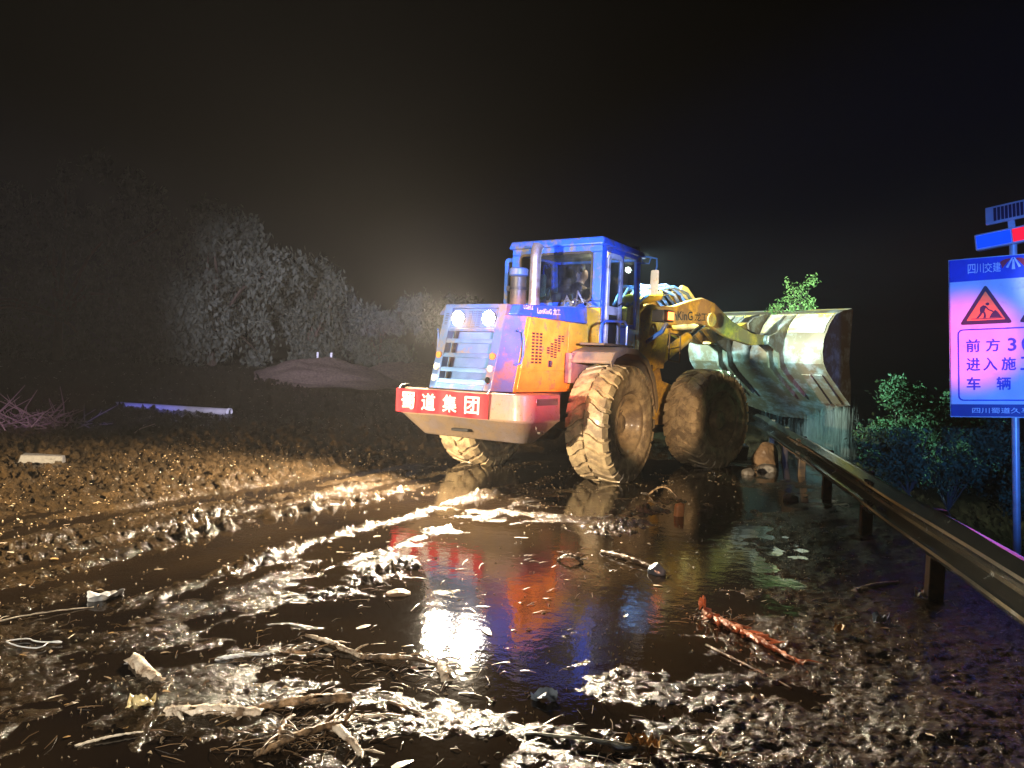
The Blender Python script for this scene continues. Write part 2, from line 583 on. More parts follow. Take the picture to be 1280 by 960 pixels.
rr = [0.35]
while rr[-1] < 150:
    r_ = rr[-1]
    rr.append(r_ + (max(0.013, min(0.0006 * r_ * r_, 0.05 * r_)) if r_ > 2.0 else 0.11))
rr = np.array(rr)
fine = np.radians(np.linspace(90 - 41, 90 + 41, 760))
coarse = np.radians(np.linspace(90 + 41, 360 + 90 - 41, 72))[1:-1]
tt = np.concatenate([fine, coarse])
RR, TT = np.meshgrid(rr, tt, indexing='ij')
X = RR * np.cos(TT)
Y = RR * np.sin(TT)
jx = pn(X * 23, Y * 23, 21) * 0.02
jy = pn(X * 23, Y * 23, 22) * 0.02
X2, Y2 = X + jx, Y + jy
BZ = base_h(X2, Y2)
MZ = mud_h(X2, Y2)
ng, nth = X.shape
idx = np.arange(ng * nth).reshape(ng, nth)
A = idx[:-1, :]
Bq = idx[1:, :]
quads = np.stack([A, Bq, np.roll(Bq, -1, 1), np.roll(A, -1, 1)], -1).reshape(-1, 4)


def np_mesh(name, co, qd, attrs=None):
    me = bpy.data.meshes.new(name)
    me.vertices.add(len(co))
    me.vertices.foreach_set('co', co.astype(np.float32).ravel())
    k = qd.shape[1]
    me.loops.add(qd.size)
    me.loops.foreach_set('vertex_index', qd.astype(np.int32).ravel())
    me.polygons.add(len(qd))
    me.polygons.foreach_set('loop_start', np.arange(0, qd.size, k, dtype=np.int32))
    try:
        me.polygons.foreach_set('loop_total', np.full(len(qd), k, dtype=np.int32))
    except Exception:
        pass
    me.update(calc_edges=True)
    me.validate()
    return me


def mud_material():
    m = mat('wet_mud', (0.040, 0.025, 0.012), 0.26, scale=3.0, col2=(0.016, 0.011, 0.006), ior=1.45)
    n, l = m.node_tree.nodes, m.node_tree.links
    b = n['Principled BSDF']
    tc = n.new('ShaderNodeTexCoord')
    prev = None
    for sc, st, ds in ((30, 0.5, 0.022), (120, 0.7, 0.008)):
        no = n.new('ShaderNodeTexNoise')
        no.inputs['Scale'].default_value = sc
        no.inputs['Detail'].default_value = 4
        l.new(tc.outputs['Object'], no.inputs['Vector'])
        bp = n.new('ShaderNodeBump')
        bp.inputs['Strength'].default_value = st
        bp.inputs['Distance'].default_value = ds
        l.new(no.outputs['Fac'], bp.inputs['Height'])
        if prev:
            l.new(prev.outputs[0], bp.inputs['Normal'])
        prev = bp
    l.new(prev.outputs[0], b.inputs['Normal'])
    nr = n.new('ShaderNodeTexNoise')
    nr.inputs['Scale'].default_value = 9
    nr.inputs['Detail'].default_value = 5
    l.new(tc.outputs['Object'], nr.inputs['Vector'])
    mr = n.new('ShaderNodeMapRange')
    mr.inputs['From Min'].default_value = 0.35
    mr.inputs['From Max'].default_value = 0.7
    mr.inputs['To Min'].default_value = 0.12
    mr.inputs['To Max'].default_value = 0.28
    l.new(nr.outputs['Fac'], mr.inputs[0])
    l.new(mr.outputs[0], b.inputs['Roughness'])
    return m


def water_material():
    m = mat('muddy_water', (0.016, 0.010, 0.005), 0.04, scale=0.8, col2=(0.006, 0.004, 0.003), ior=1.36)
    n, l = m.node_tree.nodes, m.node_tree.links
    b = n['Principled BSDF']
    tc = n.new('ShaderNodeTexCoord')
    prev = None
    for sc, st, ds in ((2.2, 0.16, 0.02), (11, 0.22, 0.008), (55, 0.14, 0.003)):
        no = n.new('ShaderNodeTexNoise')
        no.inputs['Scale'].default_value = sc
        no.inputs['Detail'].default_value = 3
        l.new(tc.outputs['Object'], no.inputs['Vector'])
        bp = n.new('ShaderNodeBump')
        bp.inputs['Strength'].default_value = st
        bp.inputs['Distance'].default_value = ds
        l.new(no.outputs['Fac'], bp.inputs['Height'])
        if prev:
            l.new(prev.outputs[0], bp.inputs['Normal'])
        prev = bp
    l.new(prev.outputs[0], b.inputs['Normal'])
    return m


M['mud'] = mud_material()
M['water'] = water_material()
co = np.stack([X2, Y2, BZ + MZ], -1).reshape(-1, 3)
# the mud stays well under the water where no mud shows
g_me = np_mesh('ground', co, quads)
ground = link('ground', g_me, M['mud'], None, 0, 0)
g_me.polygons.foreach_set('use_smooth', [True] * len(g_me.polygons))
tag(ground, 'churned wet brown mud covering the flooded road', None, None, 'structure')

# sheet of muddy water over the road, coarser
wr = [0.5]
while wr[-1] < 60:
    wr.append(wr[-1] * 1.03 + 0.02)
wr = np.array(wr)
wt = np.concatenate([np.radians(np.linspace(45, 135, 140)), np.radians(np.linspace(135, 405, 60))[1:-1]])
RR, TT = np.meshgrid(wr, wt, indexing='ij')
WX, WY = RR * np.cos(TT), RR * np.sin(TT)
WZ = base_h(WX, WY)
WZ = np.where(WX > rail_x(WY) + 0.6, WZ - 0.25, WZ)
n1, n2 = WX.shape
idx = np.arange(n1 * n2).reshape(n1, n2)
A, Bq = idx[:-1], idx[1:]
wq = np.stack([A, Bq, np.roll(Bq, -1, 1), np.roll(A, -1, 1)], -1).reshape(-1, 4)
w_me = np_mesh('flood_water', np.stack([WX, WY, WZ], -1).reshape(-1, 3), wq)
water = link('flood_water', w_me, M['water'], None, 0, 0)
w_me.polygons.foreach_set('use_smooth', [True] * len(w_me.polygons))
tag(water, 'shallow brown flood water lying over the muddy road', None, None, 'structure')

# ------------------------------------------------------------------ WHEEL LOADER
LD = empty('wheel_loader', M_LOAD)
tag(LD, 'blue and yellow wheel loader with mud coated tyres dumping its raised bucket', 'wheel loader')


def part(mb, name, m, parent=None, bevel=0.008, smooth=35, label=None, seg=2):
    o = mb.build(name, M[m] if isinstance(m, str) else m, parent or LD, bevel, smooth, seg)
    if label:
        o['label'] = label
    return o


# --- wheels
def tyre_mesh(caked=False):
    mb = MB()
    R0, W2 = (0.784 if caked else 0.764), 0.30
    prof = [(0.40, -0.22), (0.46, -0.285), (0.56, -0.315), (0.66, -0.305), (R0 - 0.032, -0.27), (R0 - 0.006, -0.2), (R0, -0.08), (R0, 0.08),
            (R0 - 0.006, 0.2), (R0 - 0.032, 0.27), (0.66, 0.305), (0.56, 0.315), (0.46, 0.285), (0.40, 0.22)]
    mb.lathe_y(prof, 72)
    N = 25
    for side in (-1, 1):
        for k in range(N):
            a0 = 2 * math.pi * (k + (0.5 if side > 0 else 0)) / N
            pit = 2 * math.pi / N
            vs, fs = [], []
            n = 8
            for i in range(n + 1):
                t = i / n
                y = side * (0.012 + 0.295 * t)
                wv = 0.55 * pit * (1 / (1 + math.exp(-9 * (t - 0.45)))) + 0.15 * pit * t
                hw = pit * (0.36 + 0.07 * t) * (0.92 + 0.08 * math.sin(k * 2.1))
                rt_ = 0.803 - 0.018 * t * t
                rb_ = R0 - 0.02
                if t > 0.9:
                    rt_, rb_ = 0.772, 0.70
                if i == n:
                    y = side * 0.314
                    rt_, rb_ = 0.715, 0.66
                for da, r_ in ((-hw, rb_), (-hw * 0.86, rt_), (hw * 0.86, rt_), (hw, rb_)):
                    a = a0 + wv + da
                    vs.append((r_ * math.cos(a), y, r_ * math.sin(a)))
            for i in range(n):
                for j in range(3):
                    fs.append((i * 4 + j, i * 4 + j + 1, i * 4 + 5 + j, i * 4 + 4 + j))
            fs.append((0, 1, 2, 3))
            fs.append((n * 4 + 3, n * 4 + 2, n * 4 + 1, n * 4))
            mb.add(vs, fs)
    return mb


def make_wheel(front):
    ty = tyre_mesh(front).build('tyre', M['tyre'], None, 0, 30)
    rim = MB()
    dish = 0.10 if front else 0.05
    prof = [(0.0, -dish), (0.16, -dish), (0.26, -dish + 0.01), (0.30, -dish - 0.03), (0.325, -0.20), (0.34, -0.255), (0.37, -0.275),
            (0.40, -0.28), (0.415, -0.262), (0.41, -0.235)]
    if front:
        prof = [(0.0, -0.15), (0.16, -0.15), (0.20, -0.165), (0.27, -0.19), (0.33, -0.225), (0.38, -0.262), (0.43, -0.268), (0.45, -0.24)]
    rim.lathe_y(prof, 56)
    rim_o = rim.build('rim', M['rim'], None, 0, 50)
    hub = MB()
    if front:
        hub.lathe_y([(0, -0.26), (0.12, -0.26), (0.145, -0.235), (0.155, -0.09), (0.19, -0.085), (0.19, -0.05)], 32)
    else:
        hub.lathe_y([(0, -0.17), (0.09, -0.17), (0.125, -0.15), (0.15, -0.04), (0.2, -0.04)], 32)
    hub_o = hub.build('hub', M['rim'], None, 0, 40)
    bl = MB()
    for k in range(12):
        a = 2 * math.pi * k / 12
        bl.lathe_y([(0, -dish - 0.035), (0.016, -dish - 0.035), (0.016, -dish)], 6, (0.215 * math.cos(a), 0, 0.215 * math.sin(a)))
    bolt_o = bl.build('wheel_bolts', M['rim'], None, 0, 0)
    return ty, rim_o, hub_o, bolt_o


wheel_src = {}
for front in (False, True):
    for sd in (-1, 1):
        if front not in wheel_src:
            ps = make_wheel(front)
            wheel_src[front] = ps
        else:
            ps = []
            for q in wheel_src[front]:
                c = q.copy()
                COL.objects.link(c)
                ps.append(c)
        base = (M_FRONT if front else Matrix()) @ Matrix.Translation((0, sd * 1.08, 0.772))
        mt = base @ Matrix.Rotation(0 if sd < 0 else math.pi, 4, 'Z') @ Matrix.Rotation(R(11 * (sd + 2) + (40 if front else 0)), 4, 'Y')
        ty = ps[0]
        ty.parent = LD
        ty.matrix_local = mt
        ty['label'] = 'clay coated deep lug tyre'
        for q in ps[1:]:
            q.parent = ty
            q.matrix_local = Matrix()
axl = MB().tube([(0, -0.95, 0.77), (0, 0.95, 0.77)], 0.15, 16)
axl.lathe_y([(0.05, -0.3), (0.3, -0.18), (0.34, 0), (0.3, 0.18), (0.05, 0.3)], 20, (0, 0, 0.77))
part(axl, 'rear_axle', 'dark')
axf = MB(M_FRONT).tube([(0, -0.95, 0.77), (0, 0.95, 0.77)], 0.15, 16)
axf.lathe_y([(0.05, -0.3), (0.3, -0.18), (0.34, 0), (0.3, 0.18), (0.05, 0.3)], 20, (0, 0, 0.77))
part(axf, 'front_axle', 'dark')

# --- rear frame
fr = MB()
for s in (-1, 1):
    fr.prism_y([(-1.6, 0.75), (1.1, 0.75), (1.45, 0.6), (1.45, 1.15), (0.6, 1.25), (-1.6, 1.16)], s * 0.40, s * 0.46)
fr.box((-1.3, -0.4, 0.85), (1.2, 0.4, 1.1))
fr.tube([(1.5, 0, 0.45), (1.5, 0, 1.4)], 0.09, 14)
part(fr, 'rear_frame', 'dark')


# --- counterweight: upper band and hull-like lower part
def outline(xr, ys, xs, cr):
    pts = []
    for s in (1, -1):
        arc = []
        for k in range(5):
            a = k / 4 * math.pi / 2
            arc.append((xr + cr - cr * math.sin(a), s * (ys - cr + cr * math.cos(a))))
        pts.append(arc)
    return [(xs, pts[0][0][1])] + pts[0] + pts[1][::-1] + [(xs, pts[1][0][1])]


cwm = MB()
lev = [(1.17, outline(-2.0, 1.0, -1.25, 0.20)), (0.845, outline(-2.03, 1.03, -1.27, 0.20)), (0.82, outline(-2.0, 1.0, -1.29, 0.19)), (0.565, outline(-1.74, 0.80, -1.5, 0.12))]
n = len(lev[0][1])
vs, fs = [], []
for z, ol in lev:
    vs += [(x, y, z) for x, y in ol]
for i in range(len(lev) - 1):
    for k in range(n):
        fs.append((i * n + k, i * n + (k + 1) % n, (i + 1) * n + (k + 1) % n, (i + 1) * n + k))
fs.append(tuple(range(n)))
fs.append(tuple(range(4 * n - 1, 3 * n - 1, -1)))
cwm.add(vs, fs)
CW = part(cwm, 'counterweight', 'cw', bevel=0.018, smooth=30)
hk = MB()
hk.box((-1.96, -0.13, 0.665), (-1.86, 0.13, 0.70))
part(hk, 'tow_slot', 'black', CW)
bt = MB()
for x in (-1.62, -1.55):
    bt.tube([(x, -0.93, 0.71), (x, -0.97, 0.705)], 0.018, 8)
part(bt, 'bolts', 'steel', CW, 0)
# red tail lamp stripe strips on top band corners
tl = MB()
tl.box((-1.80, -1.012, 0.90), (-1.32, -0.995, 1.12))
part(tl, 'side_plate', 'steel', CW, 0.006)

# --- hood body (yellow) between grille and cab
hd = MB()
def xr(z):
    return -2.0 + 0.28 * (z - 1.18) / 1.08
for z0, z1 in ((1.18, 2.115),):
    bot = [(xr(z0) + 0.27, 0.62, z0), (xr(z0) + 0.27, -0.62, z0), (0.06, -0.62, z0), (0.06, 0.62, z0)]
    top = [(xr(z1) + 0.27, 0.62, z1), (xr(z1) + 0.27, -0.62, z1), (0.06, -0.62, z1), (0.06, 0.62, z1)]
    hd.hexa(bot, top)
HOOD = part(hd, 'hood', 'yellow')
bd = MB()
z0, z1 = 2.119, 2.30
bd.hexa([(xr(z0) + 0.05, 0.615, z0), (xr(z0) + 0.05, -0.615, z0), (0.05, -0.615, z0), (0.05, 0.615, z0)],
        [(xr(z1) + 0.10, 0.60, 2.25), (xr(z1) + 0.10, -0.60, 2.25), (0.05, -0.60, 2.36), (0.05, 0.60, 2.36)])
BAND = part(bd, 'hood_band', 'blue', bevel=0.02)
place_text('LonKinG 龙工', 0.56, 0.085, (-0.98, -0.612, 2.215), (1, 0, 0.04), (0, 0.08, 1), M['white'], BAND, 0.018, 0.006)
place_text('LG853', 0.20, 0.05, (-1.47, -0.612, 2.225), (1, 0, 0.03), (0, 0.08, 1), M['white'], BAND, 0.01, 0.006)
# door panels on the right and left flank
for s in (-1, 1):
    for i, (xa, xb, za, zb_) in enumerate(((-1.50, -0.50, 1.455, 2.10), (-1.55, -0.50, 1.215, 1.44), (-0.485, 0.03, 1.215, 2.10))):
        p = MB()
        if i < 2:
            xl0, xl1 = xr(za) + 0.33, xr(zb_) + 0.33
        else:
            xl0 = xl1 = xa
        p.add([(xl0, s * 0.62, za), (xb, s * 0.62, za), (xb, s * 0.62, zb_), (xl1, s * 0.62, zb_),
               (xl0, s * 0.632, za), (xb, s * 0.632, za), (xb, s * 0.632, zb_), (xl1, s * 0.632, zb_)],
              [(0, 1, 2, 3), (4, 5, 6, 7), (0, 1, 5, 4), (1, 2, 6, 5), (2, 3, 7, 6), (3, 0, 4, 7)])
        o = part(p, 'side_door' if i == 0 else 'side_panel', 'yellow', HOOD, 0.004)
    sl = MB()
    for cx in range(3):
        for rz in range(10):
            x0 = -1.38 + cx * 0.088
            z0 = 1.90 - rz * 0.040
            sl.box((x0, min(s * 0.628, s * 0.6345), z0), (x0 + 0.062, max(s * 0.628, s * 0.6345), z0 + 0.024))
    hts = (3, 6, 8, 7, 3)
    for cx, hN in enumerate(hts):
        for rz in range(hN):
            x0 = -1.02 + cx * 0.088
            zt = 1.90 - max(0, (3 - cx)) * 0.055
            z0 = zt - rz * 0.032
            sl.box((x0, min(s * 0.628, s * 0.6345), z0), (x0 + 0.066, max(s * 0.628, s * 0.6345), z0 + 0.02))
    part(sl, 'vent_slots', 'black', HOOD, 0)
    lt = MB().box((-0.98, min(s * 0.63, s * 0.643), 1.50), (-0.89, max(s * 0.63, s * 0.643), 1.585))
    part(lt, 'latch', 'black', HOOD)
    lt2 = MB().box((-0.93, min(s * 0.643, s * 0.652), 1.515), (-0.90, max(s * 0.643, s * 0.652), 1.575))
    part(lt2, 'latch_tongue', 'chrome', HOOD, 0.002)
    hn = MB().tube([(-1.70, s * 0.625, 1.93), (-1.64, s * 0.665, 1.915), (-1.62, s * 0.675, 1.80), (-1.63, s * 0.675, 1.62), (-1.66, s * 0.665, 1.53), (-1.73, s * 0.625, 1.505)], 0.013, 8)
    part(hn, 'grab_handle', 'blue', HOOD, 0)

# --- grille surround with slats, louvre, lamps
gs = MB()
zt, zl = 2.25, 1.18
def gp(y, z, dx=0.0):
    return (xr(z) + dx, y, z)
def gbox(mb, y0, y1, z0, z1, d0, d1):
    bot = [gp(y0, z0, d0), gp(y1, z0, d0), gp(y1, z0, d1), gp(y0, z0, d1)]
    top = [gp(y0, z1, d0), gp(y1, z1, d0), gp(y1, z1, d1), gp(y0, z1, d1)]
    mb.hexa(bot, top)
gbox(gs, 0.36, 0.48, zl, zt, 0.0, 0.12)
gbox(gs, -0.48, -0.36, zl, zt, 0.0, 0.12)
gbox(gs, -0.36, 0.36, 2.20, zt, 0.0, 0.12)
gbox(gs, -0.36, 0.36, zl, 1.245, 0.0, 0.12)
gbox(gs, -0.36, 0.36, 1.905, 1.945, 0.0, 0.10)
for s in (-1, 1):
    bot = [gp(s * 0.48, zl), gp(s * 0.48, zl, 0.12), (xr(zl) + 0.268, s * 0.60, zl), (xr(zl) + 0.268, s * 0.618, zl)]
    top = [gp(s * 0.48, 2.117), gp(s * 0.48, 2.117, 0.12), (xr(2.117) + 0.268, s * 0.60, 2.117), (xr(2.117) + 0.268, s * 0.618, 2.117)]
    gs.hexa(bot, top)
GR = part(gs, 'grille_surround', 'grey', None, 0.006)
lv = MB()
gbox(lv, -0.355, 0.355, 1.95, 2.195, 0.025, 0.06)
part(lv, 'lamp_panel', 'grey', GR, 0.003)
ls = MB()
for cx in range(3):
    for rz in range(8):
        y0 = -0.10 + cx * 0.072
        z0 = 1.965 + rz * 0.026
        gbox(ls, y0, y0 + 0.056, z0, z0 + 0.010, 0.020, 0.03)
part(ls, 'louvre_slots', 'black', GR, 0)
rd = MB()
gbox(rd, -0.355, 0.355, 1.25, 1.90, 0.11, 0.14)
part(rd, 'radiator_guard', 'slat', GR, 0.002)
for i, zc in enumerate((1.78, 1.60, 1.42, 1.275)):
    sm = MB()
    sm.add([gp(-0.358, zc + 0.03, 0.012), gp(0.358, zc + 0.03, 0.012), gp(0.358, zc - 0.025, 0.0), gp(-0.358, zc - 0.025, 0.0),
            gp(-0.358, zc + 0.035, 0.095), gp(0.358, zc + 0.035, 0.095), gp(0.358, zc + 0.02, 0.095), gp(-0.358, zc + 0.02, 0.095)],
           [(0, 1, 2, 3), (4, 5, 6, 7), (0, 1, 5, 4), (3, 2, 6, 7), (0, 3, 7, 4), (1, 2, 6, 5)])
    part(sm, 'slat', 'slat', GR, 0.004)
pst = MB()
gbox(pst, 0.245, 0.27, 1.25, 1.90, 0.02, 0.09)
part(pst, 'grille_post', 'black', GR, 0.003)
for s in (1, -1):
    z = 2.07
    c = Vector(gp(s * 0.24, z, 0.012))
    lm = MB().tube([c + Vector((0.06, 0, 0)), c + Vector((-0.015, 0, 0))], 0.10, 24)
    lo = part(lm, 'work_lamp', 'chrome', GR, 0.004)
    le = MB().tube([c + Vector((-0.016, 0, 0)), c + Vector((-0.026, 0, 0))], [0.093, 0.085], 24)
    part(le, 'lens', 'lamp_white', lo, 0)
    for zc, mt_ in ((1.60, 'lens_orange'), (1.45, 'lens_clear'), (1.31, 'lens_clear')):
        c2 = Vector(gp(s * 0.42, zc, 0.0))
        q = MB().tube([c2 + Vector((0.02, 0, 0)), c2 + Vector((-0.022, 0, 0)), c2 + Vector((-0.028, 0, 0))], [0.042, 0.042, 0.034], 20)
        part(q, 'tail_lamp', 'chrome' if (zc < 1.35 and s < 0) else mt_, GR, 0)
sp = MB()
for k in range(7):
    gbox(sp, 0.40, 0.445, 1.99 + k * 0.022, 2.0 + k * 0.022, -0.003, 0.01)
part(sp, 'side_slots', 'black', GR, 0)

# --- exhaust and air cleaner
ex = MB().tube([(-0.45, -0.03, 2.28), (-0.45, -0.03, 2.45), (-0.45, -0.03, 3.0), (-0.44, -0.03, 3.1), (-0.40, -0.03, 3.17)], [0.085, 0.075, 0.075, 0.075, 0.08], 20, cap=False)
EX = part(ex, 'exhaust_pipe', 'exhaust', None, 0)
ei = MB().tube([(-0.43, -0.03, 3.08), (-0.40, -0.03, 3.165)], [0.068, 0.074], 20)
part(ei, 'exhaust_mouth', 'black', EX, 0)
ac = MB().tube([(-0.45, 0.24, 2.3), (-0.45, 0.24, 2.34), (-0.45, 0.24, 2.74), (-0.45, 0.24, 2.75)], [0.15, 0.115, 0.115, 0.10], 24)
AC = part(ac, 'air_cleaner', 'dark', None, 0.004)
ah = MB().tube([(-0.45, 0.24, 2.745), (-0.45, 0.24, 2.765), (-0.45, 0.24, 2.85), (-0.45, 0.24, 2.87)], [0.10, 0.135, 0.135, 0.11], 24)
part(ah, 'cap', 'grey', AC, 0.004)
ab = MB().tube([(-0.45, 0.24, 2.56), (-0.45, 0.24, 2.60)], 0.125, 24)
ab.box((-0.50, 0.36, 2.55), (-0.40, 0.41, 2.62))
part(ab, 'clamp_band', 'black', AC, 0.003)

# --- cab
CB = MB()
xa, xb, yc = 0.12, 1.42, 0.76
fl = 1.72
# rear wall round the window
CB.box((xa, -yc, 2.36), (xa + 0.05, yc, 2.45))
CB.box((xa, -yc, 3.14), (xa + 0.05, yc, 3.24))
CB.box((xa, -yc, 2.45), (xa + 0.05, -0.61, 3.14))
CB.box((xa, 0.61, 2.45), (xa + 0.05, yc, 3.14))
# side pillars and sills
for s in (-1, 1):
    y0, y1 = sorted((s * yc, s * (yc - 0.05)))
    CB.box((xa + 0.05, y0, fl), (xa + 0.15, y1, 3.24))
    CB.hexa([(xb - 0.12, y0, fl), (xb + 0.02, y0, fl), (xb + 0.02, y1, fl), (xb - 0.12, y1, fl)],
            [(xb - 0.20, y0, 3.24), (xb - 0.06, y0, 3.24), (xb - 0.06, y1, 3.24), (xb - 0.20, y1, 3.24)])
    CB.box((xa + 0.15, y0, 3.16), (xb - 0.18, y1, 3.24))
    CB.box((0.78, y0, fl), (xb - 0.12, y1, 2.12))
    CB.box((0.74, y0, fl), (0.80, y1, 3.16))
# front wall lower and header
CB.box((xb - 0.03, -yc + 0.05, fl), (xb + 0.02, yc - 0.05, 2.2))
CB.box((xb - 0.10, -yc + 0.05, 3.16), (xb - 0.05, yc - 0.05, 3.24))
CAB = part(CB, 'cab', 'blue', None, 0.012)
rf = MB()
rf.hexa([(xa - 0.06, 0.80, 3.23), (xa - 0.06, -0.80, 3.23), (xb + 0.10, -0.80, 3.215), (xb + 0.10, 0.80, 3.215)],
        [(xa - 0.02, 0.78, 3.35), (xa - 0.02, -0.78, 3.35), (xb + 0.02, -0.76, 3.32), (xb + 0.02, 0.76, 3.32)])
part(rf, 'roof', 'blue', CAB, 0.03, seg=3)
li = MB().box((xa + 0.06, -0.7, 3.20), (xb - 0.1, 0.7, 3.225))
part(li, 'headliner', 'liner', CAB, 0)
ff = MB().box((xa + 0.02, -0.72, fl - 0.06), (xb, 0.72, fl))
part(ff, 'floor_plate', 'black', CAB)
yl = MB()
yl.box((xa + 0.004, -yc + 0.004, fl - 0.02), (xa + 0.054, yc - 0.004, 2.357))
part(yl, 'lower_rear_panel', 'yellow', CAB)
yl = MB()
yl.box((xb - 0.14, -yc - 0.006, fl + 0.02), (xb + 0.0, -yc - 0.001, 2.05))
part(yl, 'lower_side_panel', 'yellow', CAB, 0.002)
gasket = MB()
def rring(mb, x, y0, y1, z0, z1, wd, th, rad=0.08, ax='x', sgn=1):
    def rr_(ins):
        pts = []
        a0, a1, b0, b1 = y0 + ins, y1 - ins, z0 + ins, z1 - ins
        r = max(rad - ins, 0.01)
        for cx, cz, st in ((a1 - r, b1 - r, 0), (a0 + r, b1 - r, 90), (a0 + r, b0 + r, 180), (a1 - r, b0 + r, 270)):
            for k in range(5):
                a = R(st + k * 22.5)
                pts.append((cx + r * math.cos(a), cz + r * math.sin(a)))
        return pts
    o_, i_ = rr_(0), rr_(wd)
    n_ = len(o_)
    def P(p, d):
        return (x + d, p[0], p[1]) if ax == 'x' else (p[0], x + d, p[1])
    vs = [P(p, 0) for p in o_] + [P(p, 0) for p in i_] + [P(p, th) for p in o_] + [P(p, th) for p in i_]
    fs = []
    for k in range(n_):
        j = (k + 1) % n_
        fs += [(k, j, n_ + j, n_ + k), (2 * n_ + k, 2 * n_ + j, 3 * n_ + j, 3 * n_ + k), (k, j, 2 * n_ + j, 2 * n_ + k), (n_ + k, n_ + j, 3 * n_ + j, 3 * n_ + k)]
    mb.add(vs, fs)
    return i_
rring(gasket, xa - 0.008, -0.625, 0.625, 2.435, 3.155, 0.035, 0.02, 0.08, 'x')
part(gasket, 'rear_window_gasket', 'black', CAB, 0)
for nm, lo_, hi_ in (('rear_window', (xa + 0.02, -0.605, 2.455), (xa + 0.026, 0.605, 3.135)),
                     ('side_window', (0.80, -yc + 0.02, 2.13), (xb - 0.15, -yc + 0.026, 3.155)),
                     ('side_window', (0.80, yc - 0.026, 2.13), (xb - 0.15, yc - 0.02, 3.155)),
                     ('windscreen', (xb - 0.06, -yc + 0.06, 2.21), (xb - 0.054, yc - 0.06, 3.155))):
    g_ = MB().box(lo_, hi_)
    part(g_, nm, 'glass', CAB, 0)
# right door: rounded frame, upper and lower glass
DR = MB()
rring(DR, -yc - 0.022, 0.275, 0.735, 1.78, 3.15, 0.075, 0.035, 0.12, 'y')
DR.box((0.34, -yc - 0.018, 2.28), (0.67, -yc + 0.01, 2.40))
DOOR = part(DR, 'door', 'offwhite', CAB, 0.006)
dg_ = MB().box((0.34, -yc - 0.004, 2.40), (0.67, -yc + 0.002, 3.08))
part(dg_, 'door_window', 'glass', CAB, 0)
dg_ = MB().box((0.34, -yc - 0.004, 1.85), (0.67, -yc + 0.002, 2.28))
part(dg_, 'door_lower_window', 'glass', CAB, 0)
dh = MB().tube([(0.62, -yc - 0.03, 2.42), (0.64, -yc - 0.06, 2.45), (0.72, -yc - 0.06, 2.47), (0.74, -yc - 0.03, 2.46)], 0.012, 8)
part(dh, 'door_handle', 'black', DOOR, 0)
# left door standing open
LDR = MB()
rring(LDR, 0.30, 0.78, 1.02, 1.80, 3.14, 0.06, 0.04, 0.06, 'x')
part(LDR, 'open_left_door', 'blue', CAB, 0.006)
g_ = MB().box((0.315, 0.83, 1.85), (0.321, 0.97, 3.09))
part(g_, 'left_door_window', 'glass', CAB, 0)
# seat, wheel, levers
st = MB()
st.box((0.42, -0.24, 2.08), (0.86, 0.24, 2.20))
st.hexa([(0.40, -0.22, 2.2), (0.50, -0.22, 2.2), (0.50, 0.22, 2.2), (0.40, 0.22, 2.2)], [(0.32, -0.2, 2.60), (0.39, -0.2, 2.60), (0.39, 0.2, 2.60), (0.32, 0.2, 2.60)])
st.box((0.5, -0.15, fl), (0.8, 0.15, 2.08))
part(st, 'seat', 'seat', CAB, 0.03)
sw = MB()
ring = [(1.05 + 0.19 * math.cos(a) * 0.6, 0.19 * math.sin(a), 2.50 + 0.19 * math.cos(a) * 0.8) for a in [k * math.pi / 12 for k in range(25)]]
sw.tube(ring, 0.014, 6, cap=False)
sw.tube([(1.05, 0, 2.5), (1.25, 0, 2.2), (1.28, 0, 1.8)], [0.03, 0.035, 0.05], 8)
part(sw, 'steering_wheel', 'black', CAB, 0)
cs = MB()
cs.box((0.45, -0.62, fl), (1.0, -0.40, 2.28))
cs.tube([(0.85, -0.5, 2.28), (0.82, -0.5, 2.5)], 0.012, 6)
cs.tube([(0.75, -0.47, 2.28), (0.73, -0.47, 2.47)], 0.012, 6)
part(cs, 'console', 'seat', CAB, 0.01)
# clutter on the rear deck behind the cab window
ck = MB()
for k in range(5):
    a = (-0.08 + random.uniform(-0.05, 0.1), -0.25 - 0.06 * k, 2.36)
    b = (a[0] + random.uniform(-0.1, 0.08), a[1] - random.uniform(0.05, 0.16), 2.36 + random.uniform(0.08, 0.22))
    c_ = (b[0] + 0.05, b[1] - random.uniform(0.05, 0.12), 2.36 + random.uniform(0.0, 0.06))
    ck.tube([a, b, c_], 0.016, 7)
part(ck, 'hoses', 'steel', CAB, 0)
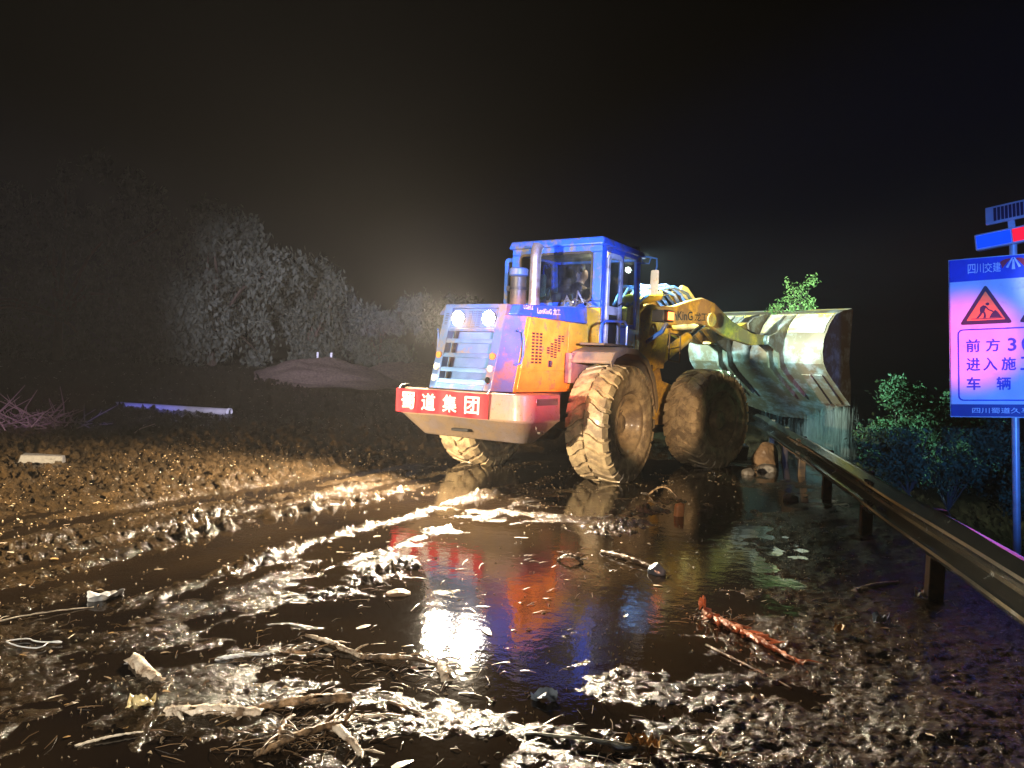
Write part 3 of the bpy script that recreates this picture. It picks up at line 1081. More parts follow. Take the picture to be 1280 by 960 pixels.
# mirror brackets and roof lamps
for s in (-1, 1):
    mr_ = MB()
    mr_.tube([(1.22, s * 0.76, 3.22), (1.32, s * 0.90, 3.22), (1.40, s * 1.0, 3.20), (1.40, s * 1.01, 3.08), (1.38, s * 1.0, 3.0)], 0.013, 8)
    mr_.tube([(1.22, s * 0.76, 3.12), (1.33, s * 0.91, 3.12), (1.35, s * 0.93, 3.22)], 0.011, 8)
    mr_.tube([(1.25, s * 0.80, 3.22), (1.29, s * 0.84, 3.12)], 0.009, 6)
    MRB = part(mr_, 'mirror_bracket', 'blue', CAB, 0)
    mm = MB()
    prf = [(math.cos(a) * 0.075, math.sin(a) * 0.165) for a in [k * math.pi / 8 for k in range(16)]]
    prf = [(max(-0.07, min(0.07, p[0] * 1.25)), max(-0.15, min(0.15, p[1] * 1.2))) for p in prf]
    for k, dx in enumerate((0.0, 0.035)):
        pass
    n_ = len(prf)
    vs = [(1.355, s * 1.0 + p[0], 2.84 + p[1] * 1.25) for p in prf] + [(1.40, s * 1.0 + p[0] * 0.8, 2.84 + p[1] * 1.1) for p in prf]
    mm.add(vs, [tuple(range(n_)), tuple(range(2 * n_ - 1, n_ - 1, -1))] + [(k, (k + 1) % n_, n_ + (k + 1) % n_, n_ + k) for k in range(n_)])
    part(mm, 'mirror', 'steel', MRB, 0.004)
    rl = MB()
    rl.box((1.48, s * 0.55 - 0.08, 3.30), (1.60, s * 0.55 + 0.08, 3.42))
    RL = part(rl, 'roof_lamp', 'black', CAB, 0.01)
    le = MB().box((1.601, s * 0.55 - 0.07, 3.31), (1.608, s * 0.55 + 0.07, 3.41))
    part(le, 'lens', 'lamp_cool', RL, 0)

# --- rear fenders, steps, rails
for s in (-1, 1):
    fd = MB()
    arc = [(-0.62, 1.60), (-0.52, 1.72), (-0.2, 1.80), (0.15, 1.79), (0.50, 1.66), (0.76, 1.42), (0.90, 1.12), (0.93, 0.98)]
    inn = [(x * 0.97, z - 0.03) for x, z in arc]
    poly = arc + inn[::-1]
    fd.prism_y(poly, min(s * 0.72, s * 1.33), max(s * 0.72, s * 1.33))
    lip = [(x, z + 0.001) for x, z in arc] + [(x * 0.93, z - 0.08) for x, z in arc][::-1]
    fd.prism_y(lip, min(s * 1.331, s * 1.35), max(s * 1.331, s * 1.35))
    FD = part(fd, 'fender', 'fender', None, 0.006, 30)
    bx = MB()
    bx.box((-0.60, min(s * 0.66, s * 0.76), 1.3), (0.10, max(s * 0.66, s * 0.76), 1.70))
    part(bx, 'fender_support', 'fender', FD)
    pl = MB().box((-0.45, min(s * 0.78, s * 1.15), 1.815), (0.42, max(s * 0.78, s * 1.15), 1.845))
    part(pl, 'step_plate', 'dark', FD, 0.004)
    hr = MB()
    y = s * 1.08
    hr.tube([(-0.42, y, 1.84), (-0.43, y, 2.02), (-0.40, y, 2.10), (-0.30, y, 2.14), (0.25, y, 2.17), (0.33, y, 2.12), (0.34, y, 1.84)], 0.017, 8)
    part(hr, 'hand_rail', 'blue', FD, 0)
    bxx = MB()
    bxx.box((0.98, min(s * 0.52, s * 0.92), 0.95), (1.42, max(s * 0.52, s * 0.92), 1.62))
    part(bxx, 'side_tank', 'blue', None, 0.025)
    ld = MB()
    for xx in (0.95, 1.36):
        ld.tube([(xx, s * 1.02, 0.55), (xx, s * 1.02, 1.6)], 0.016, 6)
    for zz in (0.6, 0.9, 1.2, 1.5):
        ld.box((0.95, min(s * 0.93, s * 1.03), zz), (1.36, max(s * 0.93, s * 1.03), zz + 0.02))
    part(ld, 'access_ladder', 'dark', None, 0)
    py = MB().box((0.94, min(s * 0.6, s * 0.64), 1.0), (0.975, max(s * 0.6, s * 0.9), 1.65))
    part(py, 'edge_strip', 'yellow', None, 0.003)

# --- front frame
ff = MB(M_FRONT)
for s in (-1, 1):
    ff.prism_y([(-1.25, 0.62), (0.75, 0.62), (0.9, 0.85), (0.5, 1.15), (-0.35, 1.35), (-0.72, 2.45), (-0.95, 2.58), (-1.22, 2.50), (-1.30, 1.2)], s * 0.34, s * 0.42)
ff.box((-1.25, -0.34, 0.7), (0.8, 0.34, 1.05))
ff.box((-0.75, -0.34, 1.05), (-0.45, 0.34, 1.9))
FF = part(ff, 'front_frame', 'armyellow', None, 0.015)
# outer pivot plates with the oval cut-out
for s in (-1, 1):
    pp = MB(M_FRONT)
    outer = [(-1.34, 1.55), (-0.70, 1.55), (-0.62, 2.15), (-0.86, 2.52), (-1.10, 2.56), (-1.34, 2.40)]
    cxh, czh = -1.0, 2.05
    N = 24
    ring_i = [(cxh + 0.11 * math.cos(2 * math.pi * k / N), czh + 0.20 * math.sin(2 * math.pi * k / N)) for k in range(N)]
    def hit(a):
        d = Vector((math.cos(a), math.sin(a)))
        best = 9
        for i in range(len(outer)):
            p, q = Vector(outer[i]), Vector(outer[(i + 1) % len(outer)])
            e = q - p
            den = d.x * e.y - d.y * e.x
            if abs(den) < 1e-9:
                continue
            wv = p - Vector((cxh, czh))
            t = (wv.x * e.y - wv.y * e.x) / den
            u_ = (wv.x * d.y - wv.y * d.x) / den
            if t > 0 and -1e-6 <= u_ <= 1 + 1e-6:
                best = min(best, t)
        return (cxh + d.x * best, czh + d.y * best)
    ring_o = [hit(2 * math.pi * k / N) for k in range(N)]
    y0, y1 = s * 0.66, s * 0.72
    vs = [(x, y0, z) for x, z in ring_o] + [(x, y0, z) for x, z in ring_i] + [(x, y1, z) for x, z in ring_o] + [(x, y1, z) for x, z in ring_i]
    fs = []
    for k in range(N):
        j = (k + 1) % N
        fs += [(k, j, N + j, N + k), (2 * N + k, 2 * N + j, 3 * N + j, 3 * N + k), (k, j, 2 * N + j, 2 * N + k), (N + k, N + j, 3 * N + j, 3 * N + k)]
    pp.add(vs, fs)
    part(pp, 'pivot_plate', 'armyellow', FF, 0.006)
    pn_ = MB(M_FRONT).tube([(-0.97, s * 0.40, 2.40), (-0.97, s * 0.76, 2.40)], 0.07, 16)
    part(pn_, 'pivot_pin', 'steel', FF, 0.004)

# boom arms
ARM = [(-1.10, 2.33), (-1.05, 2.47), (-0.85, 2.54), (-0.35, 2.58), (0.05, 2.70), (0.40, 2.78), (0.75, 2.72), (1.30, 2.45), (1.95, 2.27), (2.42, 2.26),
       (2.55, 2.18), (2.48, 2.08), (1.95, 2.05), (1.25, 2.14), (0.72, 2.30), (0.30, 2.34), (-0.30, 2.27), (-0.90, 2.24)]
for s in (-1, 1):
    ar = MB(M_FRONT).prism_y(ARM, min(s * 0.50, s * 0.60), max(s * 0.50, s * 0.60))
    A_ = part(ar, 'boom_arm', 'armyellow', None, 0.012)
    if s < 0:
        place_text('LonKinG', 0.72, 0.155, (-0.22, -0.60, 2.43), (1, 0, 0.06), (-0.06, 0, 1), M['blackprint'], A_, 0.02, 0.004, M4=M_FRONT)
        place_text('龙工', 0.36, 0.15, (0.37, -0.60, 2.455), (1, 0, 0.06), (-0.06, 0, 1), M['blackprint'], A_, 0.02, 0.004, M4=M_FRONT)
    bs = MB(M_FRONT).tube([(2.42, s * 0.44, 2.17), (2.42, s * 0.66, 2.17)], 0.095, 18)
    part(bs, 'pin_boss', 'steel', A_, 0.004)
    bs = MB(M_FRONT).tube([(0.62, s * 0.46, 2.42), (0.62, s * 0.66, 2.42)], 0.12, 18)
    part(bs, 'cylinder_boss', 'armyellow', A_, 0.006)
    # lift cylinder
    cy = MB(M_FRONT).tube([(-1.05, s * 0.55, 1.45), (-0.98, s * 0.55, 1.49), (0.10, s * 0.55, 2.09), (0.13, s * 0.55, 2.11)], [0.075, 0.095, 0.095, 0.07], 18)
    CY = part(cy, 'lift_cylinder', 'yellow', None, 0.003)
    cr_ = MB(M_FRONT).tube([(0.12, s * 0.55, 2.10), (0.62, s * 0.55, 2.39)], 0.042, 14)
    part(cr_, 'rod', 'chrome', CY, 0)
ct = MB(M_FRONT).tube([(1.05, -0.5, 2.40), (1.05, 0.5, 2.40)], 0.13, 18)
part(ct, 'boom_cross_tube', 'armyellow', None, 0)
# tilt cylinder, rocker and link in the middle
tc_ = MB(M_FRONT).tube([(-0.88, 0, 2.62), (-0.82, 0, 2.64), (-0.05, 0, 2.82), (-0.02, 0, 2.83)], [0.08, 0.11, 0.11, 0.08], 18)
TCY = part(tc_, 'tilt_cylinder', 'yellow', None, 0.003)
tr_ = MB(M_FRONT).tube([(-0.03, 0, 2.82), (0.42, 0, 2.93)], 0.05, 14)
part(tr_, 'rod', 'chrome', TCY, 0)
for s in (-1, 1):
    rk = MB(M_FRONT).prism_y([(0.34, 2.90), (0.42, 3.02), (0.56, 3.00), (0.86, 2.78), (1.25, 2.50), (1.55, 2.16), (1.50, 2.06), (1.38, 2.08), (1.0, 2.34), (0.62, 2.66)], min(s * 0.10, s * 0.16), max(s * 0.10, s * 0.16))
    part(rk, 'rocker_plate', 'armyellow', None, 0.01)
lk = MB(M_FRONT).prism_y([(1.40, 2.04), (1.46, 2.17), (2.60, 2.52), (2.72, 2.46), (2.64, 2.38)], -0.09, 0.09)
part(lk, 'bucket_link', 'armyellow', None, 0.012)
hs = MB(M_FRONT)
for k in range(6):
    y = -0.40 + 0.16 * k
    hs.tube([(-0.9, y * 0.6, 2.55), (-0.6, y * 0.8, 2.82 + 0.05 * (k % 3)), (-0.15, y, 2.92 + 0.04 * (k % 2)), (0.30, y * 0.9, 2.84), (0.6, y * 0.8, 2.60)], 0.028, 8)
part(hs, 'hydraulic_hoses', 'grey', None, 0)
# head lamps on stalks
for s in (-1, 1):
    sk = MB(M_FRONT)
    sk.tube([(-1.15, s * 0.72, 1.95), (-1.08, s * 0.95, 2.12), (-1.02, s * 0.98, 2.25)], 0.035, 8)
    SK = part(sk, 'lamp_stalk', 'blue', None, 0)
    hb = MB(M_FRONT).box((-1.24, s * 0.98 - 0.12, 2.26), (-1.00, s * 0.98 + 0.12, 2.44))
    HB = part(hb, 'head_lamp', 'black', SK, 0.015)
    hl = MB(M_FRONT).box((-0.999, s * 0.98 - 0.10, 2.27), (-0.992, s * 0.98 + 0.10, 2.42))
    part(hl, 'lens', 'lamp_cool', SK, 0)
    am = MB(M_FRONT).box((-1.15, min(s * 1.101, s * 1.125), 2.29), (-1.02, max(s * 1.101, s * 1.125), 2.41))
    part(am, 'turn_signal', 'lamp_amber', SK, 0.006)
    cg = MB(M_FRONT)
    for (p, q) in (((-0.95, 1.0, 1.68), (-0.95, 1.0, 2.1)), ((-0.68, 1.0, 1.66), (-0.68, 1.0, 2.08)), ((-0.95, 1.0, 1.68), (-0.68, 1.0, 1.66)), ((-0.95, 1.0, 2.1), (-0.68, 1.0, 2.08)), ((-0.95, 1.0, 1.85), (-0.68, 1.0, 1.9))):
        cg.tube([(p[0], s * p[1], p[2]), (q[0], s * q[1], q[2])], 0.012, 6)
    part(cg, 'lamp_guard', 'dark', SK, 0)

# bucket, tipped forward
BW = 1.45
def bprof(nose):
    # closed outer profile X,Z from top lip round the back to the cutting edge
    return [(3.95, 2.84), (3.62, 2.80), (3.30, 2.70), (3.05, 2.48), (2.90, 2.22), (2.86, 1.98), (2.93, 1.76), (3.12, 1.58), (3.60 + 0.3 * nose, 1.28 - 0.16 * nose), (4.05 + 0.62 * nose, 1.00 - 0.36 * nose)]
bk = MB(M_FRONT)
ys = [-BW, -1.1, -0.8, -0.35, 0.35, 0.8, 1.1, BW]
ns = [0.0, 0.2, 0.6, 1, 1, 0.6, 0.2, 0.0]
th_ = 0.045
vs, fs = [], []
for y, nn_ in zip(ys, ns):
    pr = bprof(nn_)
    inn = []
    for i, (x, z) in enumerate(pr):
        a = Vector(pr[max(i - 1, 0)])
        b = Vector(pr[min(i + 1, len(pr) - 1)])
        d = (b - a).normalized()
        inn.append((x - d.y * th_ * -1 * -1, z + d.x * th_))
    inn = []
    for i, (x, z) in enumerate(pr):
        a = Vector(pr[max(i - 1, 0)])
        b = Vector(pr[min(i + 1, len(pr) - 1)])
        d = (b - a).normalized()
        nrm = Vector((-d.y, d.x))
        inn.append((x + nrm.x * th_, z + nrm.y * th_))
    vs += [(x, y, z) for x, z in pr] + [(x, y, z) for x, z in inn]
np_ = 10
st_ = 2 * np_
for i in range(len(ys) - 1):
    for k in range(np_ - 1):
        fs.append((i * st_ + k, (i + 1) * st_ + k, (i + 1) * st_ + k + 1, i * st_ + k + 1))
        fs.append((i * st_ + np_ + k, i * st_ + np_ + k + 1, (i + 1) * st_ + np_ + k + 1, (i + 1) * st_ + np_ + k))
    fs.append((i * st_, i * st_ + np_, (i + 1) * st_ + np_, (i + 1) * st_))
    fs.append((i * st_ + np_ - 1, (i + 1) * st_ + np_ - 1, (i + 1) * st_ + 2 * np_ - 1, i * st_ + 2 * np_ - 1))
bk.add(vs, fs)
BK = part(bk, 'bucket', 'bucket', None, 0, 28, 'steel bucket with worn paint, tipped forward')
for s in (-1, 1):
    ep = MB(M_FRONT)
    pr = bprof(0)
    poly = pr + [(4.02, 1.35), (3.90, 1.85), (3.92, 2.3)]
    jag = []
    for i in range(len(poly)):
        p, q = Vector(poly[i]), Vector(poly[(i + 1) % len(poly)])
        for t in range(3):
            c_ = p.lerp(q, t / 3)
            jag.append((c_.x + random.uniform(-0.006, 0.006), c_.y + random.uniform(-0.006, 0.006)))
    ep.prism_y(jag, min(s * BW, s * (BW + 0.035)), max(s * BW, s * (BW + 0.035)))
    part(ep, 'end_plate', 'bucket', BK, 0.003)
tp = MB(M_FRONT)
tp.add([(3.97, -BW, 2.862), (3.97, BW, 2.862), (3.28, BW, 2.705), (3.28, -BW, 2.705), (3.97, -BW, 2.85), (3.97, BW, 2.85), (3.285, BW, 2.695), (3.285, -BW, 2.695)],
       [(0, 1, 2, 3), (7, 6, 5, 4), (0, 1, 5, 4), (2, 3, 7, 6), (1, 2, 6, 5), (3, 0, 4, 7)])
part(tp, 'top_guard', 'bucketY', BK, 0.004)
for ya, yb in ((-1.44, -0.71), (-0.43, -0.15), (0.16, 0.43), (0.71, 1.44)):
    q_ = MB(M_FRONT)
    pr_ = [(3.30, 2.712), (3.16, 2.60), (3.035, 2.485), (2.955, 2.35), (2.945, 2.34), (2.97, 2.34), (3.06, 2.48), (3.18, 2.58), (3.31, 2.69)]
    q_.prism_y(pr_, ya, yb)
    part(q_, 'painted_back_plate', 'bucketY', BK, 0.003)
for yb in (-0.68, -0.46, 0.46, 0.68):
    rb = MB(M_FRONT)
    rb.prism_y([(3.35, 2.74), (3.05, 2.58), (2.62, 2.32), (2.36, 2.24), (2.34, 2.10), (2.46, 2.06), (2.72, 1.95), (2.80, 1.66), (3.15, 1.44), (3.75, 1.12), (3.80, 1.18), (3.2, 1.6), (2.98, 1.8), (2.94, 2.2), (3.1, 2.46)], yb - 0.022, yb + 0.022)
    part(rb, 'hinge_lug', 'bucket', BK, 0.006)
for yb in (-0.09, 0.13):
    rb = MB(M_FRONT)
    rb.prism_y([(3.3, 2.74), (2.75, 2.62), (2.55, 2.50), (2.58, 2.38), (2.9, 2.3), (2.98, 2.3), (3.08, 2.5)], yb - 0.04, yb)
    part(rb, 'link_lug', 'bucket', BK, 0.006)
for yb in (-1.28, -1.05, 1.05, 1.28):
    wp = MB(M_FRONT)
    wp.add([(3.12, yb - 0.09, 1.57), (3.12, yb + 0.09, 1.57), (3.95, yb + 0.09, 1.035), (3.95, yb - 0.09, 1.035), (3.10, yb - 0.09, 1.55), (3.10, yb + 0.09, 1.55), (3.93, yb + 0.09, 1.01), (3.93, yb - 0.09, 1.01)],
           [(0, 1, 2, 3), (7, 6, 5, 4), (0, 1, 5, 4), (1, 2, 6, 5), (2, 3, 7, 6), (3, 0, 4, 7)])
    part(wp, 'wear_plate', 'bucket', BK, 0.004)
# heap of mud still in the bucket
hp = MB(M_FRONT)
N1, N2 = 26, 10
vs, fs = [], []
for i in range(N1 + 1):
    y = -1.38 + 2.76 * i / N1
    for j in range(N2 + 1):
        t = j / N2
        x = 3.05 + 1.05 * t
        z = 2.25 + 0.45 * math.sin(min(1, t * 1.2) * math.pi * 0.6) + 0.10 * math.sin(y * 3.1 + 1) - 1.0 * max(0, t - 0.55)
        z += random.uniform(-0.04, 0.04)
        vs.append((x, y, z))
for i in range(N1):
    for j in range(N2):
        a = i * (N2 + 1) + j
        fs.append((a, a + 1, a + N2 + 2, a + N2 + 1))
hp.add(vs, fs)
hp_o = hp.build('mud_heap', M['mud'], None, 0, 60)
hp_o.matrix_world = M_LOAD
tag(hp_o, 'dark wet mud heaped inside the raised loader bucket', 'mud heap')

# ------------------------------------------------------------------ red banner hung on the counterweight
BN = empty('banner', M_LOAD)
tag(BN, 'red cloth banner with four white Chinese characters hung on the counterweight', 'banner')
bn = MB()
NY, NZ = 40, 8
by0, by1, bz0, bz1 = 0.97, -0.50, 0.855, 1.155
vs, fs = [], []
def bnx(y, z):
    return -2.062 - 0.008 * math.sin(y * 9 + z * 5) - 0.005 * math.sin(y * 23 + 2)
for sgn in (0, 1):
    for i in range(NY + 1):
        y = by0 + (by1 - by0) * i / NY
        for j in range(NZ + 1):
            z = bz0 + (bz1 - bz0) * j / NZ + 0.006 * math.sin(y * 6)
            vs.append((bnx(y, z) + 0.004 * sgn, y, z))
K = (NY + 1) * (NZ + 1)
for i in range(NY):
    for j in range(NZ):
        a = i * (NZ + 1) + j
        fs.append((a, a + 1, a + NZ + 2, a + NZ + 1))
        fs.append((K + a, K + a + NZ + 1, K + a + NZ + 2, K + a + 1))
for i in range(NY):
    for j in (0, NZ):
        a = i * (NZ + 1) + j
        fs.append((a, a + NZ + 1, K + a + NZ + 1, K + a))
bn.add(vs, fs)
bo = bn.build('cloth', M['red'], BN, 0, 60)
for i, ch in enumerate('蜀道集团'):
    yc_ = by0 - 0.215 - i * 0.342
    t_ = place_text(ch, 0.225, 0.215, (-2.076, yc_, 1.005), (0, -1, 0), (0, 0, 1), M['white'], BN, 0.022, 0.004, 'character')
for y in (by0 - 0.03, by1 + 0.03):
    eb = MB().tube([(-2.06, y, 1.14), (-2.0, y, 1.20), (-1.86, y, 1.21)], 0.006, 6)
    eb.build('tie_cord', M['white'], BN, 0, 40)


# ------------------------------------------------------------------ driver (skin-modifier figures)
def skin_obj(name, verts, edges, radii, m, parent, mtx, sub=2, root=0):
    me = bpy.data.meshes.new(name)
    me.from_pydata(verts, edges, [])
    o = bpy.data.objects.new(name, me)
    COL.objects.link(o)
    me.materials.append(m)
    sk = o.modifiers.new('skin', 'SKIN')
    sk.use_smooth_shade = True
    me.skin_vertices.new() if not me.skin_vertices else None
    for i, r_ in enumerate(radii):
        if isinstance(r_, tuple):
            me.skin_vertices[0].data[i].radius = r_
        else:
            me.skin_vertices[0].data[i].radius = (r_, r_)
        me.skin_vertices[0].data[i].use_root = (i == root)
    sb = o.modifiers.new('sub', 'SUBSURF')
    sb.levels = sb.render_levels = sub
    if parent is not None:
        o.parent = parent
    if mtx is not None:
        o.matrix_local = mtx
    return o


PS = M_LOAD.copy()
# pelvis on the seat; leaning forward and turned towards the right console
bv = [(0.58, 0, 2.27), (0.62, 0, 2.42), (0.70, -0.02, 2.60), (0.76, -0.03, 2.73), (0.80, -0.04, 2.80), (0.825, -0.045, 2.87), (0.84, -0.05, 2.94), (0.835, -0.05, 3.01)]
br = [(0.15, 0.13), (0.14, 0.11), (0.17, 0.12), (0.10, 0.09), 0.055, (0.075, 0.085), (0.08, 0.10), (0.06, 0.075)]
be = [(i, i + 1) for i in range(7)]
def chain(start, pts, rs):
    p = start
    for q, r_ in zip(pts, rs):
        bv.append(q)
        br.append(r_)
        be.append((p, len(bv) - 1))
        p = len(bv) - 1
    return p
for s in (-1, 1):
    hnd = chain(2, [(0.72, s * 0.19, 2.66), (0.84, s * 0.26, 2.46), (0.98, s * 0.20, 2.46), (1.04, s * 0.18, 2.50), (1.08, s * 0.17, 2.53)], [0.07, 0.05, 0.038, 0.03, 0.034])
    for k in range(4):
        dy = (k - 1.5) * 0.02
        chain(hnd, [(1.12, s * 0.17 + dy, 2.56), (1.145, s * 0.17 + dy, 2.545), (1.14, s * 0.17 + dy, 2.52 + 0.004 * k)], [0.010, 0.009, 0.008])
    chain(hnd, [(1.09, s * 0.17 - s * 0.045, 2.52), (1.12, s * 0.17 - s * 0.05, 2.50)], [0.011, 0.009])
    chain(0, [(0.70, s * 0.11, 2.25), (1.0, s * 0.14, 2.30), (1.10, s * 0.14, 1.95), (1.12, s * 0.14, 1.80), (1.22, s * 0.15, 1.77)], [0.10, 0.075, 0.055, 0.045, 0.04])
chain(6, [(0.925, -0.06, 2.925)], [0.016])       # nose
for s in (-1, 1):
    chain(6, [(0.825, -0.05 + s * 0.082, 2.94)], [(0.02, 0.03)])
PERS = skin_obj('person', bv, be, br, M['skin'], None, None)
PERS.matrix_world = PS
tag(PERS, 'driver in a black jacket bending forward inside the loader cab', 'person')
jv = [(0.57, 0, 2.27), (0.62, 0, 2.42), (0.70, -0.02, 2.60), (0.755, -0.03, 2.72), (0.79, -0.04, 2.785)]
jr = [(0.18, 0.155), (0.17, 0.14), (0.20, 0.15), (0.13, 0.12), (0.085, 0.085)]
je = [(0, 1), (1, 2), (2, 3), (3, 4)]
for s in (-1, 1):
    p = 2
    for q, r_ in (((0.72, s * 0.21, 2.66), 0.095), ((0.83, s * 0.275, 2.46), 0.075), ((0.97, s * 0.21, 2.46), 0.056), ((1.01, s * 0.19, 2.48), 0.052)):
        jv.append(q)
        jr.append(r_)
        je.append((p, len(jv) - 1))
        p = len(jv) - 1
skin_obj('jacket', jv, je, jr, M['jacket'], PERS, Matrix())
tv = [(0.58, 0, 2.26)]
tr2 = [(0.17, 0.14)]
te = []
for s in (-1, 1):
    p = 0
    for q, r_ in (((0.70, s * 0.11, 2.25), 0.115), ((1.0, s * 0.14, 2.30), 0.092), ((1.10, s * 0.14, 1.95), 0.075), ((1.12, s * 0.14, 1.84), 0.07)):
        tv.append(q)
        tr2.append(r_)
        te.append((p, len(tv) - 1))
        p = len(tv) - 1
skin_obj('trousers', tv, te, tr2, M['trousers'], PERS, Matrix())
hv = [(0.775, -0.05, 2.915), (0.795, -0.05, 2.99), (0.83, -0.05, 3.03), (0.885, -0.055, 3.015)]
skin_obj('hair', hv, [(0, 1), (1, 2), (2, 3)], [(0.05, 0.075), (0.062, 0.085), (0.062, 0.08), (0.03, 0.06)], M['hair'], PERS, Matrix())
dl = bpy.data.lights.new('cab_dome_lamp', 'POINT')
dl.energy, dl.color, dl.shadow_soft_size = 13.0, (1.0, 0.86, 0.62), 0.05
dlo = bpy.data.objects.new('cab_dome_lamp', dl)
COL.objects.link(dlo)
dlo.location = lw((0.95, -0.35, 3.1))

# ------------------------------------------------------------------ guard rail
M['rail'] = mat('wet_galvanised_steel', (0.27, 0.30, 0.30), 0.12, 0.95, dirt=(0.10, 0.11, 0.11), dirt_amt=0.1, scale=4, dscale=5, bump=0.02, bscale=40)
M['post'] = mat('rail_post_paint', (0.035, 0.035, 0.04), 0.4, 0.5, dirt=MUDC, dirt_amt=0.5)
RAIL = empty('guard_rail', Matrix.Translation((rail_x(6.0), 6.0, 0)))
tag(RAIL, 'muddy steel W-beam guard rail running along the flooded road', 'guard rail')
WP = [(0.0, 0.155), (0.018, 0.150), (0.078, 0.102), (0.083, 0.085), (0.078, 0.068), (0.004, 0.022), (0.0, 0.0), (0.004, -0.022), (0.078, -0.068), (0.083, -0.085), (0.078, -0.102), (0.018, -0.150), (0.0, -0.155)]
rd_ = Vector((0.2178, 0.976, 0)).normalized()
rn_ = Vector((-0.976, 0.2178, 0)).normalized()
r_off = Vector((-rail_x(6.0), -6.0, 0))


def rail_pt(y):
    return Vector((rail_x(y), y, 0))


def rail_mid(y):
    return 0.545 + 0.004 * math.sin(y * 0.9)


secs = [(-1.6, 2.4), (2.4, 6.35), (6.35, 10.3), (10.3, 15.9)]
for si, (y0, y1) in enumerate(secs):
    mb = MB()
    vs, fs = [], []
    ns_ = 22
    for i in range(ns_ + 1):
        y = y0 - 0.12 + (y1 + 0.12 - y0 + 0.12) * i / ns_
        c = rail_pt(y) + r_off
        zc = rail_mid(y)
        dent = 0.005 * math.sin(y * 2.3 + 1) + (0.08 * max(0, y - 14.8) ** 1.5)
        tw = 0.2 * max(0, y - 14.6)
        lap = 0.004 * (si % 2)
        for k, (a, b) in enumerate(WP + [(p[0] - 0.006, p[1]) for p in WP[::-1]]):
            b2 = b * math.cos(tw) + a * math.sin(tw)
            a2 = a * math.cos(tw) - b * math.sin(tw)
            vs.append(c + rn_ * (a2 + dent + lap) + Vector((0, 0, zc + b2)))
    n_ = 2 * len(WP)
    for i in range(ns_):
        for k in range(n_):
            fs.append((i * n_ + k, i * n_ + (k + 1) % n_, (i + 1) * n_ + (k + 1) % n_, (i + 1) * n_ + k))
    fs.append(tuple(range(n_)))
    fs.append(tuple(range(ns_ * n_ + n_ - 1, ns_ * n_ - 1, -1)))
    mb.add(vs, fs)
    mb.build('beam', M['rail'], RAIL, 0, 18)
for y in (-0.6, 1.4, 3.4, 5.3, 7.3, 9.3, 11.3, 13.2, 15.2):
    c = rail_pt(y) + r_off
    zb_ = float(base_h(np.array([rail_x(y)]), np.array([y]))[0])
    mb = MB()
    mt_ = Matrix.Translation(c + rn_ * -0.14) @ Matrix.Rotation(math.atan2(rd_.y, rd_.x), 4, 'Z')
    mb.box((-0.055, -0.05, zb_ - 0.4), (0.055, 0.05, 0.64), mt_)
    po = mb.build('post', M['post'], RAIL, 0.008)
    mb = MB()
    mb.box((-0.06, 0.052, 0.45), (0.06, 0.135, 0.63), mt_)
    mb.build('spacer_block', M['post'], po, 0.006)
for y in (2.4, 6.35, 10.3):
    c = rail_pt(y) + r_off
    zc = rail_mid(y)
    mb = MB()
    for dy in (-0.09, 0.0, 0.09):
        for dz in (0.115, 0.055, -0.055, -0.115):
            p = c + rd_ * dy + rn_ * 0.05 + Vector((0, 0, zc + dz))
            mb.tube([p, p + rn_ * 0.035], 0.014, 6)
    tag(mb.build('splice_bolts', M['steel'], RAIL, 0, 0), kind='stuff')

# ------------------------------------------------------------------ road works sign
M['sheet'] = mat('white_reflective_sheet', (0.80, 0.80, 0.82), 0.35, dirt=(0.5, 0.45, 0.4), dirt_amt=0.12, scale=2)
M['signblue'] = mat('blue_sign_film', (0.01, 0.06, 0.55), 0.35)
M['navy'] = mat('navy_sign_film', (0.012, 0.03, 0.22), 0.4)
M['warn'] = mat('warning_film', (0.85, 0.30, 0.03), 0.4)
M['galv'] = mat('galvanised_post', (0.55, 0.56, 0.58), 0.3, 0.25)
SG_B = Vector((5.197, 7.751, float(base_h(np.array([5.197]), np.array([7.751]))[0])))
PHI = R(33)
sx = Vector((math.cos(PHI), -math.sin(PHI), 0))
sn = Vector((-math.sin(PHI), -math.cos(PHI), 0))
sm_ = Matrix((sx, -sn, Vector((0, 0, 1)))).transposed().to_4x4()
M_SIGN = Matrix.Translation(SG_B) @ sm_ @ Matrix.Rotation(R(-3.4), 4, 'Y')
zb0 = -SG_B.z
SIGN = empty('road_works_sign', M_SIGN)
tag(SIGN, 'blue and white roadworks warning sign with Chinese text on a steel post', 'road sign')
PV, PH, PW = zb0 + 1.20, 1.64, 0.565           # panel bottom, height, half width
mb = MB().tube([(0, 0.05, -0.6), (0, 0.05, zb0 + 3.10)], 0.036, 20)
mb.build('post', M['galv'], SIGN, 0, 40)
mb = MB().box((-PW, -0.004, PV), (PW, 0.014, PV + PH))
PAN = mb.build('panel', M['sheet'], SIGN, 0.003)
mb = MB().box((-PW - 0.012, 0.0142, PV - 0.012), (PW + 0.012, 0.022, PV + PH + 0.012))
mb.build('panel_backing', M['galv'], SIGN, 0.002)


def film(lo_u, hi_u, lo_v, hi_v, d, m, name, parent):
    q = MB().box((lo_u, -0.004 - d - 0.0008, PV + lo_v), (hi_u, -0.004 - d, PV + hi_v))
    return q.build(name, M[m], parent, 0, 0)


def filmpoly(pts, d, m, name, parent):
    q = MB().prism_y([(u + 0.075, PV + v) for u, v in pts], -0.004 - d - 0.0008, -0.004 - d)
    return q.build(name, M[m], parent, 0, 0)


HEAD = film(-PW, PW, 1.41, PH, 0.002, 'signblue', 'header_band', PAN)
FOOT = film(-PW, PW, 0.0, 0.125, 0.002, 'navy', 'footer_band', PAN)


